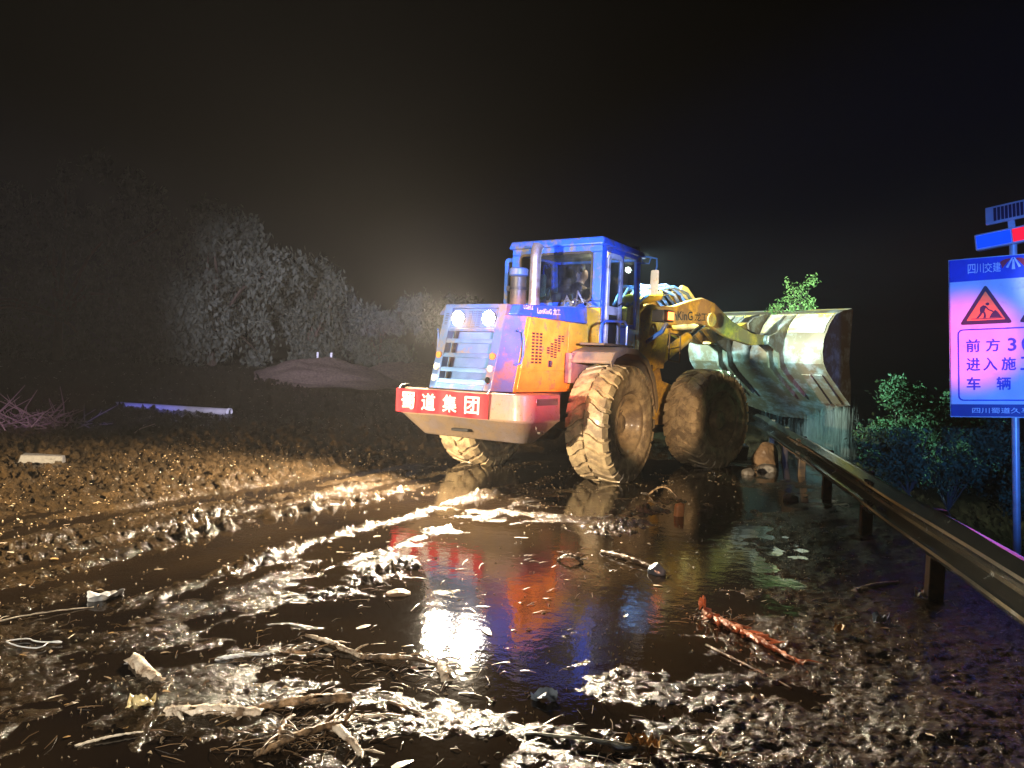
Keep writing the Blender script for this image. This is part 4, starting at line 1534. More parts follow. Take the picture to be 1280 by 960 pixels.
def stext(t, u, v, w_, h_, m, parent, thick=0.012, d=0.006):
    return place_text(t, w_, h_, (u + 0.075, -0.004 - d, PV + v), (1, 0, 0), (0, 0, 1), M[m], parent, thick, 0.0)


for i, ch in enumerate('四川交建'):
    stext(ch, -0.44 + i * 0.074, 1.535, 0.068, 0.10, 'white', HEAD, 0.006)
stext('久马', 0.17, 1.535, 0.15, 0.10, 'white', HEAD, 0.006)
# emblem: white road fan between two red swooshes
for s in (-1, 1):
    arc = [(-0.075 + s * (0.02 + 0.075 * t), 1.60 - 0.085 * t ** 1.4) for t in [k / 6 for k in range(7)]]
    arc += [(-0.075 + s * (0.03 + 0.085 * t), 1.615 - 0.03 * t ** 2) for t in [k / 6 for k in range(6, -1, -1)]]
    filmpoly(arc if s > 0 else arc[::-1], 0.004, 'red', 'emblem_swoosh', HEAD)
    arc = [(-0.075 + s * 0.002, 1.62), (-0.075 + s * 0.012, 1.62), (-0.075 + s * 0.065, 1.525), (-0.075 + s * 0.045, 1.515)]
    filmpoly(arc if s > 0 else arc[::-1], 0.006, 'white', 'emblem_ray', HEAD)
filmpoly([(-0.082, 1.60), (-0.068, 1.60), (-0.06, 1.50), (-0.09, 1.50)], 0.007, 'white', 'emblem_ray', HEAD)


def rtri(cx, v0, v1, hw, rad):
    pts = []
    P3 = [Vector((cx - hw, v0)), Vector((cx + hw, v0)), Vector((cx, v1))]
    cen = (P3[0] + P3[1] + P3[2]) / 3
    for i in range(3):
        p = P3[i]
        a = (P3[i - 1] - p).normalized()
        b = (P3[(i + 1) % 3] - p).normalized()
        q0, q1 = p + a * rad, p + b * rad
        for t in (0, 0.25, 0.5, 0.75, 1):
            pts.append(tuple((q0 * (1 - t) + p * t) * (1 - t) + (p * (1 - t) + q1 * t) * t))
    return pts


for k, cx in enumerate((-0.32, 0.20)):
    T0 = filmpoly(rtri(cx, 0.955, 1.365, 0.235, 0.035), 0.002, 'blackprint', 'warning_triangle', PAN)
    filmpoly(rtri(cx, 0.995, 1.295, 0.172, 0.012), 0.004, 'warn', 'triangle_field', T0)
    if k == 0:
        # digging worker: head, body, legs, arm with shovel, heap
        fig = [[(0.000, 1.168), (0.016, 1.178), (0.030, 1.170), (0.030, 1.152), (0.014, 1.145), (0.002, 1.152)],
               [(-0.045, 1.130), (-0.020, 1.150), (0.006, 1.140), (-0.005, 1.105), (-0.010, 1.075), (-0.045, 1.075), (-0.050, 1.10)],
               [(-0.045, 1.078), (-0.020, 1.078), (-0.045, 1.035), (-0.062, 1.018), (-0.082, 1.018), (-0.062, 1.045)],
               [(-0.022, 1.078), (-0.004, 1.078), (0.004, 1.045), (0.002, 1.018), (-0.022, 1.018), (-0.014, 1.045)],
               [(-0.010, 1.135), (0.004, 1.138), (0.030, 1.105), (0.052, 1.095), (0.078, 1.072), (0.070, 1.066), (0.045, 1.085), (0.020, 1.098)],
               [(0.030, 1.018), (0.135, 1.018), (0.100, 1.075), (0.080, 1.095), (0.062, 1.075), (0.048, 1.058)],
               [(-0.125, 1.008), (0.14, 1.008), (0.14, 1.016), (-0.125, 1.016)]]
        q = MB()
        for pl_ in fig:
            q.prism_y([(cx + 0.075 + u * 1.05, PV + v) for u, v in pl_], -0.0112, -0.0104)
        tag(q.build('worker_pictogram', M['blackprint'], T0, 0, 0), kind='stuff')
    else:
        stext('!', cx, 1.11, 0.03, 0.15, 'blackprint', T0, 0.04)
fr_ = MB()
def rrect(u0, u1, v0, v1, r):
    pts = []
    for cu, cv, a0 in ((u1 - r, v1 - r, 0), (u0 + r, v1 - r, 90), (u0 + r, v0 + r, 180), (u1 - r, v0 + r, 270)):
        for k in range(6):
            a = R(a0 + 18 * k)
            pts.append((cu + r * math.cos(a), cv + r * math.sin(a)))
    return pts
o_, i_ = rrect(-0.50, 0.50, 0.16, 0.91, 0.05), rrect(-0.486, 0.486, 0.174, 0.896, 0.038)
n_ = len(o_)
vs = [(u, -0.0068, PV + v) for u, v in o_] + [(u, -0.0068, PV + v) for u, v in i_]
fr_.add(vs, [(k, (k + 1) % n_, n_ + (k + 1) % n_, n_ + k) for k in range(n_)])
BOX = fr_.build('text_frame', M['signblue'], PAN, 0, 0)
for row, v in (((('前', -0.435), ('方', -0.26), ('3', -0.095), ('0', 0.025), ('0', 0.145), ('米', 0.34)), 0.735),
               ((('进', -0.435), ('入', -0.285), ('施', -0.125), ('工', 0.035), ('路', 0.195), ('段', 0.355)), 0.54),
               ((('车', -0.435), ('辆', -0.17), ('慢', 0.08), ('行', 0.33)), 0.34)):
    for ch, u in row:
        wd = 0.075 if ch in '30' else 0.125
        stext(ch, u, v, wd, 0.135, 'signblue', BOX, 0.022)
stext('四川蜀道久马高速公司', -0.03, 0.062, 0.84, 0.058, 'white', FOOT, 0.004)

# solar flashing bar on top of the post: its own unit clamped to the post
M['barblue'] = mat('lit_blue_lens', (0.02, 0.08, 0.8), 0.25, emit=(0.0, 0.05, 1.0), estr=1.1)
M['barred'] = mat('lit_red_lens', (0.8, 0.02, 0.04), 0.25, emit=(1.0, 0.01, 0.03), estr=1.1)
M['pvframe'] = mat('panel_frame', (0.55, 0.55, 0.60), 0.4)
M['pvcell'] = mat('solar_cell', (0.02, 0.025, 0.07), 0.2, coat=0.6)
M_BAR = M_SIGN @ Matrix.Translation((0.0, 0.02, zb0 + 3.04)) @ Matrix.Rotation(R(-5), 4, 'Y') @ Matrix.Rotation(R(-12), 4, 'Z')
BARU = empty('strobe_light', M_BAR)
tag(BARU, 'solar strobe light bar, half blue and half red, above the roadworks sign', 'strobe light')
mb = MB().box((-0.335, -0.05, -0.085), (0.335, 0.05, 0.085))
mb.build('housing', M['pvframe'], BARU, 0.012)
mb = MB().box((-0.315, -0.056, -0.065), (-0.008, -0.051, 0.065))
mb.build('blue_lens', M['barblue'], BARU, 0.003)
mb = MB().box((0.008, -0.056, -0.065), (0.315, -0.051, 0.065))
mb.build('red_lens', M['barred'], BARU, 0.003)
mb = MB().box((-0.03, -0.02, 0.084), (0.03, 0.02, 0.17))
mb.build('bracket', M['pvframe'], BARU, 0.004)
mtp = Matrix.Translation((0.03, 0, 0.255)) @ Matrix.Rotation(R(-18), 4, 'X')
mb = MB(mtp).box((-0.25, -0.012, -0.10), (0.30, 0.012, 0.10))
PVP = mb.build('solar_panel', M['pvframe'], BARU, 0.006)
for k in range(12):
    mb = MB(mtp).box((-0.175 + k * 0.034, -0.015, -0.075), (-0.149 + k * 0.034, -0.0125, 0.075))
    mb.build('solar_cell', M['pvcell'], PVP, 0, 0)

# ------------------------------------------------------------------ vegetation
def leaf_mat(name, c, rough=0.65):
    return mat(name, c, rough, scale=5, col2=tuple(v * 0.55 for v in c), spec=0.2)


M['leaf_far'] = leaf_mat('grey_green_leaves', (0.10, 0.115, 0.085))
M['leaf_bush'] = leaf_mat('green_leaves', (0.065, 0.11, 0.045))
M['leaf_bright'] = leaf_mat('fresh_green_leaves', (0.11, 0.19, 0.05))
M['bark'] = mat('dark_bark', (0.09, 0.065, 0.045), 0.8, bump=0.5, bscale=30)


def leaf_cloud(cent, n_per, spread, size, droop=0.5, seed=0, aspect=0.45):
    """quads of two bent halves scattered about clump centres"""
    g = np.random.default_rng(seed)
    cent = np.asarray(cent)
    N = len(cent) * n_per
    c = np.repeat(cent, n_per, 0) + g.normal(0, 1, (N, 3)) * spread
    d = g.normal(0, 1, (N, 3))
    d[:, 2] -= droop * 1.5
    d /= np.linalg.norm(d, axis=1)[:, None] + 1e-9
    t = g.normal(0, 1, (N, 3))
    sd = np.cross(d, t)
    sd /= np.linalg.norm(sd, axis=1)[:, None] + 1e-9
    s = size * g.uniform(0.6, 1.35, (N, 1))
    p0 = c - d * s * 0.5
    p2 = c + d * s * 0.5
    p1 = c + sd * s * aspect * 0.5
    p3 = c - sd * s * aspect * 0.5
    co = np.stack([p0, p1, p2, p3], 1).reshape(-1, 3)
    q = np.arange(N * 4).reshape(-1, 4)
    return co, q


def plant(name, loc, clumps, n_per, spread, size, lm, label, cat, group, droop=0.5, seed=0, trunk_r=0.08, stems=8, crown='crown', trunk='trunk', split=0.25):
    root = empty(name, Matrix.Translation(loc))
    tag(root, label, cat, group)
    co_, q_ = leaf_cloud(clumps, n_per, spread, size, droop, seed)
    me = np_mesh(crown, co_, q_)
    link(crown, me, M[lm], root, 0, 0)
    g = random.Random(seed)
    tb = MB()
    cl = [Vector(c) for c in clumps]
    top = max(cl, key=lambda c: c.z)
    h = top.z * split
    fork = Vector((0.05 * g.uniform(-1, 1), 0.05 * g.uniform(-1, 1), h))
    tb.tube([(0, 0, -0.25), fork * 0.5 + Vector((g.uniform(-.05, .05), 0, 0)), fork], [trunk_r * 1.25, trunk_r, trunk_r * 0.8], 8)
    for c in g.sample(cl, min(stems, len(cl))):
        mid = fork.lerp(c, 0.5) + Vector((g.uniform(-.1, .1), g.uniform(-.1, .1), 0.12 * (c - fork).length))
        tb.tube([fork, mid, c], [trunk_r * 0.55, trunk_r * 0.35, trunk_r * 0.12], 6)
    tb.build(trunk, M['bark'], root, 0, 60)
    return root


def clump_ellipsoid(n, rx, ry, rz, zc, seed, hollow=0.35, lobes=0):
    """clump centres: spread through a lumpy ellipsoid, or over the upper shells of several separate lobes"""
    g = np.random.default_rng(seed)
    out = []
    if lobes:
        ls = []
        for k in range(lobes):
            while True:
                p = g.uniform(-1, 1, 3)
                if np.linalg.norm(p[:2]) < 0.85 and p[2] ** 2 + 0.5 * (p[0] ** 2 + p[1] ** 2) < 0.95:
                    break
            f = g.uniform(0.30, 0.48)
            ls.append((p * np.array([rx, ry, rz]), f * (rx + ry) / 2, f * rz * 0.95))
        for k in range(n):
            c, a, h = ls[k % lobes]
            d = g.normal(0, 1, 3)
            d[2] = abs(d[2]) * 0.9 - 0.45
            d /= np.linalg.norm(d)
            q = c + d * np.array([a, a, h]) * g.uniform(0.75, 1.05)
            out.append((q[0], q[1], max(0.25, zc + q[2])))
        return out
    while len(out) < n:
        p = g.uniform(-1, 1, 3)
        r_ = np.linalg.norm(p * np.array([1, 1, 1]))
        lump = 1.0 + 0.28 * math.sin(3.1 * p[0] + seed) * math.cos(2.7 * p[1] + 2.2 * p[2])
        if hollow < r_ < lump * 0.98:
            out.append((p[0] * rx, p[1] * ry, zc + p[2] * rz))
    return out


def bz(x, y):
    return float(base_h(np.array([x]), np.array([y]))[0])


TREES = [((-9.4, 24.0), 2.6, 2.2, 2.35, 2.9, 'tall drooping tree on the left bank, largest of the row', 150),
         ((-13.6, 23.0), 3.2, 2.6, 2.9, 3.4, 'dark broad tree at the far left edge of the bank', 130),
         ((-7.3, 27.5), 1.25, 1.2, 1.75, 2.2, 'slim pale tree standing behind the first gravel pile', 80),
         ((-19.0, 24.0), 3.4, 3.0, 3.3, 3.6, 'shadowed tree at the outer left end of the row', 90)]
for i, ((tx, ty), rx, ry, rz, zc, lb, nc) in enumerate(TREES):
    plant('bank_tree', (tx, ty, bz(tx, ty)), clump_ellipsoid(int(nc * 1.7), rx, ry, rz, zc * 0.82, 30 + i, lobes=17), 75, 0.18, 0.19, 'leaf_far', lb, 'tree', 'trees along the left bank', 1.1, 50 + i, 0.13, 14)
BUSH = [((-5.2, 30.0), 1.6, 1.2, 1.15, 1.3, 'low hazy bush just left of the loader behind the gravel', 60),
        ((-3.0, 31.0), 1.7, 1.3, 1.4, 1.5, 'wide hazy bush hidden partly by the loader counterweight', 60)]
for i, ((tx, ty), rx, ry, rz, zc, lb, nc) in enumerate(BUSH):
    plant('bank_bush', (tx, ty, bz(tx, ty)), clump_ellipsoid(int(nc * 1.5), rx, ry, rz, zc, 70 + i, lobes=10), 80, 0.15, 0.17, 'leaf_far', lb, 'bush', 'bushes along the left bank', 0.8, 80 + i, 0.06, 10)
VB = [((6.0, 11.4), 0.70, 0.6, 0.72, 'green bush under the falling mud beside the bucket', 75, 0.92),
      ((7.0, 12.2), 0.85, 0.7, 0.8, 'leafy bush between the bucket and the sign', 75, 1.1),
      ((7.6, 10.6), 0.8, 0.7, 0.8, 'dim bush directly behind the roadworks sign', 70, 1.05),
      ((9.2, 11.4), 0.9, 0.9, 0.9, 'dark bush at the right edge behind the sign', 70, 1.2)]
for i, ((tx, ty), rx, ry, rz, lb, nc, zc) in enumerate(VB):
    plant('verge_bush', (tx, ty, bz(tx, ty)), clump_ellipsoid(nc * 2, rx, ry, rz, zc, 90 + i, lobes=9), 80, 0.085, 0.07, 'leaf_bush', lb, 'bush', 'bushes beyond the guard rail', 0.3, 100 + i, 0.02, 14, split=0.06)
# sapling carried in the bucket
sp_w = fwld((3.72, -0.42, 2.62))
spc = [(0, 0, 0.35), (0.05, 0.02, 0.5), (-0.12, 0.0, 0.42), (0.12, 0, 0.38), (-0.25, 0.05, 0.3), (-0.36, 0.0, 0.24), (-0.46, 0, 0.2), (0.22, 0, 0.28), (0.3, 0, 0.34), (0.32, 0.0, 0.2), (0.12, 0, 0.62), (0.2, 0.02, 0.70), (0.28, 0, 0.77), (0.34, 0, 0.86), (-0.08, 0, 0.62), (-0.14, 0.03, 0.70), (0.02, 0, 0.22), (-0.1, 0, 0.2), (0.15, 0, 0.2), (-0.2, 0, 0.42), (0.26, 0, 0.44)]
plant('uprooted_sapling', sp_w, spc, 46, 0.055, 0.07, 'leaf_bright', 'small uprooted green sapling sticking out of the loader bucket', 'sapling', None, 0.0, 5, 0.014, 18, split=0.25)

# ------------------------------------------------------------------ mud and water pouring from the bucket
def pour_mat():
    m = bpy.data.materials.new('pouring_mud_water')
    m.use_nodes = True
    n, l = m.node_tree.nodes, m.node_tree.links
    b = n['Principled BSDF']
    b.inputs['Base Color'].default_value = (0.16, 0.17, 0.15, 1)
    b.inputs['Roughness'].default_value = 0.4
    b.inputs['Alpha'].default_value = 0.10
    return m


M['pour'] = pour_mat()
mb = MB(M_FRONT)
g = random.Random(11)
for k in range(3000):
    y = g.uniform(-1.42, -0.35) if k < 2300 else g.uniform(-1.6, 0.6)
    nn_ = max(0, 1 - abs(y) / 1.1)
    x = 4.05 + 0.62 * nn_ + g.uniform(-0.06, 0.18)
    z1 = 1.02 - 0.36 * nn_ - abs(g.gauss(0, 0.5))
    ln = g.uniform(0.08, 0.6)
    wd = g.uniform(0.002, 0.009)
    a = g.uniform(0, math.pi)
    dx, dy = wd * math.cos(a), wd * math.sin(a)
    mb.add([(x - dx, y - dy, z1), (x + dx, y + dy, z1), (x + 0.02, y, z1 - ln), (x + dx * 0.2, y + 0.02, z1 + 0.05), (x - dy, y + dx, z1 - ln * 0.3)],
           [(0, 1, 2), (0, 1, 3), (4, 1, 2), (0, 4, 2)])
for k in range(520):
    y = g.uniform(-1.7, 0.8)
    x = 4.1 + g.uniform(-0.2, 0.6)
    z1 = 1.0 - g.uniform(0, 1.5)
    s_ = g.uniform(0.004, 0.013)
    mb.add([(x, y, z1 + s_ * 1.6), (x + s_, y, z1), (x - s_ * .5, y + s_ * .8, z1), (x - s_ * .5, y - s_ * .8, z1), (x, y, z1 - s_)],
           [(0, 1, 2), (0, 2, 3), (0, 3, 1), (4, 2, 1), (4, 3, 2), (4, 1, 3)])
po = mb.build('falling_mud', M['pour'], None, 0, 0)
po.matrix_world = M_LOAD
tag(po, 'veil of muddy water pouring from the tipped bucket', 'falling mud', None, 'stuff')

# ------------------------------------------------------------------ gravel piles, far posts
M['gravel'] = mat('pale_gravel', (0.20, 0.145, 0.11), 0.75, scale=16, col2=(0.10, 0.075, 0.06), bump=0.9, bscale=26)


def mound(loc, rx, ry, h, label, seed):
    nr, nt_ = 22, 48
    r_, t_ = np.meshgrid(np.linspace(0, 1, nr), np.linspace(0, 2 * np.pi, nt_, endpoint=False), indexing='ij')
    x, y = r_ * np.cos(t_) * rx, r_ * np.sin(t_) * ry
    z = h * (np.cos(np.clip(r_, 0, 1) * np.pi) * 0.5 + 0.5) ** 0.8 * (1 + 0.15 * pn(x * 1.2, y * 1.2, seed)) + 0.05 * pn(x * 5, y * 5, seed + 1) + 0.03 * pn(x * 14, y * 14, seed + 2) - 0.12
    ix = np.arange(nr * nt_).reshape(nr, nt_)
    a, b = ix[:-1], ix[1:]
    q = np.stack([a, b, np.roll(b, -1, 1), np.roll(a, -1, 1)], -1).reshape(-1, 4)
    me = np_mesh('gravel_pile', np.stack([x, y, z], -1).reshape(-1, 3), q)
    o = link('gravel_pile', me, M['gravel'], None, 0, 60)
    o.location = loc
    tag(o, label, 'gravel pile', 'gravel piles on the bank')
    return o


mound((-5.7, 23.0, bz(-5.7, 23)), 3.1, 1.9, 0.80, 'taller gravel pile below the gap in the trees', 41)
mound((-3.3, 24.5, bz(-3.3, 24.5)), 2.8, 1.8, 0.74, 'lower gravel pile just left of the loader', 44)
M['refl'] = mat('white_reflector', (0.85, 0.87, 0.95), 0.3)
for k, (dx, lb) in enumerate(((0.0, 'small white marker post on the gravel pile, left of the pair'), (0.42, 'small white marker post on the gravel pile, right of the pair'))):
    mb = MB().box((-0.025, -0.02, 0), (0.025, 0.02, 0.22))
    mb.box((-0.032, -0.025, 0.10), (0.032, -0.021, 0.20))
    o = mb.build('marker_post', M['refl'], None, 0.005)
    o.location = (-6.0 + dx, 23.6, bz(-6, 23.6) + 0.56)
    tag(o, lb, 'marker post', 'marker posts on the gravel')

# ------------------------------------------------------------------ loose debris
M['wood'] = mat('debarked_wood', (0.74, 0.64, 0.50), 0.5, scale=9, col2=(0.50, 0.38, 0.26), dirt=(0.16, 0.10, 0.055), dirt_amt=0.3, dscale=14, bump=0.5, bscale=60, coat=0.3)
M['woodbrown'] = mat('wet_brown_wood', (0.42, 0.26, 0.13), 0.42, scale=12, col2=(0.17, 0.10, 0.05), dirt=(0.07, 0.045, 0.025), dirt_amt=0.5, dscale=16, bump=0.6, bscale=50, coat=0.3)
M['redbark'] = mat('wet_red_bark', (0.55, 0.23, 0.12), 0.5, scale=14, col2=(0.30, 0.11, 0.05), dirt=(0.16, 0.07, 0.04), dirt_amt=0.3, dscale=18, bump=0.7, bscale=45, coat=0.3)
M['rag'] = mat('white_rag', (0.75, 0.75, 0.74), 0.6, dirt=(0.4, 0.33, 0.25), dirt_amt=0.25, dscale=12)
M['wrap'] = mat('yellowish_wrapper', (0.66, 0.56, 0.30), 0.35, scale=14, col2=(0.42, 0.33, 0.16), coat=0.4)
M['leafdry'] = mat('dry_tan_leaf', (0.44, 0.27, 0.10), 0.4, scale=18, col2=(0.25, 0.14, 0.05), coat=0.3)
M['leafpale'] = mat('pale_leaf', (0.5, 0.48, 0.40), 0.4, scale=18, col2=(0.3, 0.27, 0.2), coat=0.3)
M['leafblue'] = mat('grey_blue_plastic', (0.30, 0.36, 0.44), 0.3, scale=18, col2=(0.18, 0.2, 0.24), coat=0.5)
M['stone'] = mat('wet_stone', (0.14, 0.115, 0.095), 0.5, scale=8, col2=(0.07, 0.06, 0.05), bump=0.7, bscale=20)
M['stonebrown'] = mat('brown_boulder', (0.24, 0.15, 0.085), 0.5, scale=6, col2=(0.12, 0.075, 0.045), bump=0.8, bscale=18)
M['bluestone'] = mat('slate_stone', (0.10, 0.13, 0.17), 0.3, scale=9, bump=0.4, bscale=22, coat=0.4)
M['brick'] = mat('orange_brick', (0.52, 0.20, 0.07), 0.55, scale=18, bump=0.5, bscale=40)
M['concrete'] = mat('pale_concrete', (0.055, 0.052, 0.055), 0.6, scale=9, bump=0.6, bscale=30)
M['pipe'] = mat('grey_plastic_pipe', (0.55, 0.55, 0.60), 0.35, scale=4, coat=0.2)


def wiggle(p, q, n, amp, rnd, lift=0.0):
    p, q = Vector(p), Vector(q)
    d = (q - p)
    sdv = d.cross(Vector((0, 0, 1))).normalized()
    out = []
    o1 = rnd.uniform(-1, 1)
    for i in range(n + 1):
        t = i / n
        c = p.lerp(q, t) + sdv * amp * (math.sin(t * 4 + o1 * 3) * 0.6 + rnd.uniform(-0.3, 0.3)) + Vector((0, 0, lift * math.sin(t * math.pi)))
        out.append(c)
    return out


def on_mud(x, y, dz=0.0):
    return Vector((x, y, gz(x, y) + dz))


def stick(name, a, b, r0, r1, m, label, cat, seed, amp=0.02, forks=0, lift=0.01, group=None, seg=10, n=22, rough=0.13):
    rnd = random.Random(seed)
    A_, B_ = on_mud(*a, r0 * 0.2), on_mud(*b, r1 * 0.2)
    c0 = (A_ + B_) / 2
    pts = [p - c0 for p in wiggle(A_, B_, n, amp, rnd, lift)]
    rs = [(r0 + (r1 - r0) * i / n) * rnd.uniform(0.85, 1.15) for i in range(n + 1)]
    mb = MB().tube(pts, rs, seg)
    for i_v in range(len(mb.v)):
        p_ = mb.v[i_v]
        ring_i = min(i_v // seg, n)
        rr_ = rs[ring_i]
        k_ = rough * rr_ * (2.2 if ring_i in (0, n) else 1.0)
        mb.v[i_v] = p_ + Vector((rnd.gauss(0, k_), rnd.gauss(0, k_), rnd.gauss(0, k_ * 0.7)))
    for k in range(forks):
        i = rnd.randint(2, n - 1)
        s_ = pts[i]
        dr = (pts[-1] - pts[0]).normalized()
        sd = dr.cross(Vector((0, 0, 1))) * rnd.choice((-1, 1))
        e = s_ + dr * rnd.uniform(0.04, 0.14) + sd * rnd.uniform(0.03, 0.10) + Vector((0, 0, rnd.uniform(0.0, 0.05)))
        mb.tube([s_, s_.lerp(e, 0.5) + Vector((0, 0, 0.008)), e], [rs[i] * 0.7, rs[i] * 0.45, rs[i] * 0.2], 6)
    o = mb.build(name, M[m], None, 0, 50)
    o.location = c0
    tag(o, label, cat, group)
    return o


def sheet(name, x, y, w_, d_, m, label, cat, seed, crumple=0.02, rot=0.0, point=0.0, group=None, up_=0.01, n=10):
    """thin curled leaf, rag or chip with real thickness"""
    rnd = np.random.default_rng(seed)
    u, v = np.meshgrid(np.linspace(-1, 1, n + 1), np.linspace(-1, 1, n + 1), indexing='ij')
    wid = np.where(point > 0, np.clip(1 - np.abs(u) ** 1.6, 0.03, 1) * point + (1 - point), 1.0)
    px, py = u * w_ / 2 + rnd.normal(0, 0.012 * w_, u.shape), v * d_ / 2 * wid
    pz = crumple * (pn(px / w_ * 2.2, py / w_ * 2.2, seed % 40) + 0.6 * pn(px / w_ * 5, py / w_ * 5, seed % 40 + 1)) + up_ + crumple * 0.5 * v * v
    c, s_ = math.cos(rot), math.sin(rot)
    X_, Y_ = px * c - py * s_, px * s_ + py * c
    K_ = (n + 1) ** 2
    co_ = np.concatenate([np.stack([X_, Y_, pz], -1).reshape(-1, 3), np.stack([X_, Y_, pz - 0.003], -1).reshape(-1, 3)])
    ix = np.arange(K_).reshape(n + 1, n + 1)
    q = np.stack([ix[:-1, :-1], ix[1:, :-1], ix[1:, 1:], ix[:-1, 1:]], -1).reshape(-1, 4)
    q = np.concatenate([q, (q + K_)[:, ::-1]])
    ring_ = np.concatenate([ix[:, 0], ix[-1, 1:], ix[::-1, -1][1:], ix[0, ::-1][1:-1]])
    e = np.stack([ring_, ring_ + K_, np.roll(ring_, -1) + K_, np.roll(ring_, -1)], -1)
    me = np_mesh(name, co_, np.concatenate([q, e]))
    o = link(name, me, M[m], None, 0, 60)
    o.location = on_mud(x, y)
    tag(o, label, cat, group)
    return o


def rock(name, x, y, rx, ry, rz, m, label, cat, seed, sink=0.3, group=None, blocky=0.0):
    bm = bmesh.new()
    bmesh.ops.create_icosphere(bm, subdivisions=3, radius=1)
    rnd = random.Random(seed)
    planes = [(Vector((rnd.gauss(0, 1), rnd.gauss(0, 1), rnd.gauss(0, 1))).normalized(), rnd.uniform(0.62, 0.9)) for _ in range(9)]
    for v in bm.verts:
        c = v.co.copy()
        for nn_, d in planes:
            k = c.dot(nn_)
            if k > d:
                c -= nn_ * (k - d) * 0.9
        c *= 1 + 0.05 * float(pn(np.array([c.x * 3 + seed]), np.array([c.y * 3 + c.z * 2]), 5)[0])
        v.co = Vector((c.x * rx, c.y * ry, c.z * rz))
    me = bpy.data.meshes.new(name)
    bm.to_mesh(me)
    bm.free()
    o = link(name, me, M[m], None, 0, 0)
    o.location = on_mud(x, y, rz * (1 - 2 * sink) * 0.8)
    o.rotation_euler = (0, 0, rnd.uniform(0, 6))
    tag(o, label, cat, group)
    return o


def slab_piece(name, x, y, sx_, sy_, sz_, m, label, cat, rot, tilt, seed):
    rnd = random.Random(seed)
    mb = MB()
    bot = [(-sx_, -sy_, 0), (sx_, -sy_, 0), (sx_, sy_, 0), (-sx_, sy_, 0)]
    bot = [(a + rnd.uniform(-.15, .15) * sx_, b + rnd.uniform(-.2, .2) * sy_, c) for a, b, c in bot]
    top = [(a * rnd.uniform(.85, 1), b * rnd.uniform(.85, 1), sz_ * rnd.uniform(.8, 1.1)) for a, b, c in bot]
    mb.hexa(bot, top)
    o = mb.build(name, M[m], None, sz_ * 0.12)
    o.location = on_mud(x, y, -0.02)
    o.rotation_euler = (tilt, 0, rot)
    tag(o, label, cat)
    return o


stick('driftwood_log', (-1.46, 3.35), (-1.06, 3.42), 0.030, 0.022, 'wood', 'thick pale debarked log in the lower left foreground', 'driftwood', 1, 0.012, 2, 0.012)
stick('driftwood_log', (-1.08, 3.45), (-0.70, 3.58), 0.018, 0.022, 'woodbrown', 'brown log end touching the pale debarked log', 'driftwood', 2, 0.012, 1, 0.012)
stick('wood_block', (-1.90, 3.93), (-1.66, 3.69), 0.034, 0.026, 'wood', 'short pale wood block alone in the dark puddle, lower left', 'wood block', 3, 0.004, 0, 0.0)
stick('branch', (-1.12, 4.33), (-0.74, 4.10), 0.010, 0.014, 'wood', 'pale forked branch end reaching out over the puddle', 'branch', 4, 0.025, 3, 0.02)
stick('branch', (-0.75, 4.10), (-0.30, 3.98), 0.014, 0.010, 'woodbrown', 'bent brown branch joined to the pale forked branch', 'branch', 5, 0.03, 3, 0.03)
stick('wood_block', (-0.31, 4.02), (-0.27, 3.84), 0.022, 0.026, 'wood', 'stubby broken wood end beside the bent brown branch', 'wood block', 6, 0.004, 0, 0.01)
stick('plant_stalk', (-1.48, 3.97), (-1.20, 4.08), 0.012, 0.008, 'rag', 'shredded whitish plant stalk floating in the puddle', 'plant stalk', 7, 0.02, 4, 0.01)
stick('plant_stalk', (-1.18, 4.06), (-0.90, 4.08), 0.008, 0.010, 'woodbrown', 'thin tan plant stalk right of the shredded whitish one', 'plant stalk', 8, 0.02, 2, 0.01)
stick('root', (-0.98, 3.08), (-0.66, 3.34), 0.014, 0.018, 'woodbrown', 'thick curved brown root at the bottom of the root heap', 'root', 9, 0.02, 3, 0.03)
stick('root', (-0.72, 3.32), (-0.55, 3.10), 0.022, 0.014, 'wood', 'pale forked root stub lying across the brown root', 'root', 10, 0.01, 2, 0.02)
stick('root', (-0.92, 3.40), (-0.90, 3.12), 0.012, 0.010, 'woodbrown', 'short upright brown root hanging below the logs', 'root', 11, 0.02, 5, 0.03)
stick('stick', (-0.52, 3.58), (-0.34, 3.46), 0.008, 0.007, 'woodbrown', 'short brown stick right of the brown log end', 'stick', 12, 0.006, 0, 0.01)
stick('stick', (-0.62, 3.40), (-0.44, 3.46), 0.010, 0.004, 'wood', 'pale splinter among the roots in the foreground', 'stick', 13, 0.006, 1, 0.01)
stick('stick', (0.80, 6.38), (1.22, 5.92), 0.022, 0.014, 'woodbrown', 'brown stick lying towards the round dark stone', 'stick', 14, 0.02, 1, 0.02)
stick('stick', (0.42, 6.10), (0.62, 6.05), 0.010, 0.014, 'woodbrown', 'short root piece left of the stick by the stone', 'stick', 15, 0.02, 4, 0.05)
stick('bark_strip', (1.30, 4.95), (1.68, 4.22), 0.038, 0.008, 'redbark', 'reddish bark strip with torn roots, right foreground', 'bark', 16, 0.02, 16, 0.015, n=30, rough=0.3)
stick('stick', (1.20, 4.45), (1.50, 3.92), 0.010, 0.006, 'woodbrown', 'thin dark stick below the reddish bark strip', 'stick', 17, 0.01, 0, 0.005)
stick('plant_stalk', (0.12, 3.32), (0.95, 3.17), 0.007, 0.004, 'leafpale', 'long curved pale stalk at the bottom centre', 'plant stalk', 18, 0.02, 0, 0.01)
stick('stick', (1.72, 9.30), (2.02, 9.05), 0.012, 0.006, 'woodbrown', 'twig sticking up beside the front tyre track', 'stick', 19, 0.02, 3, 0.12)
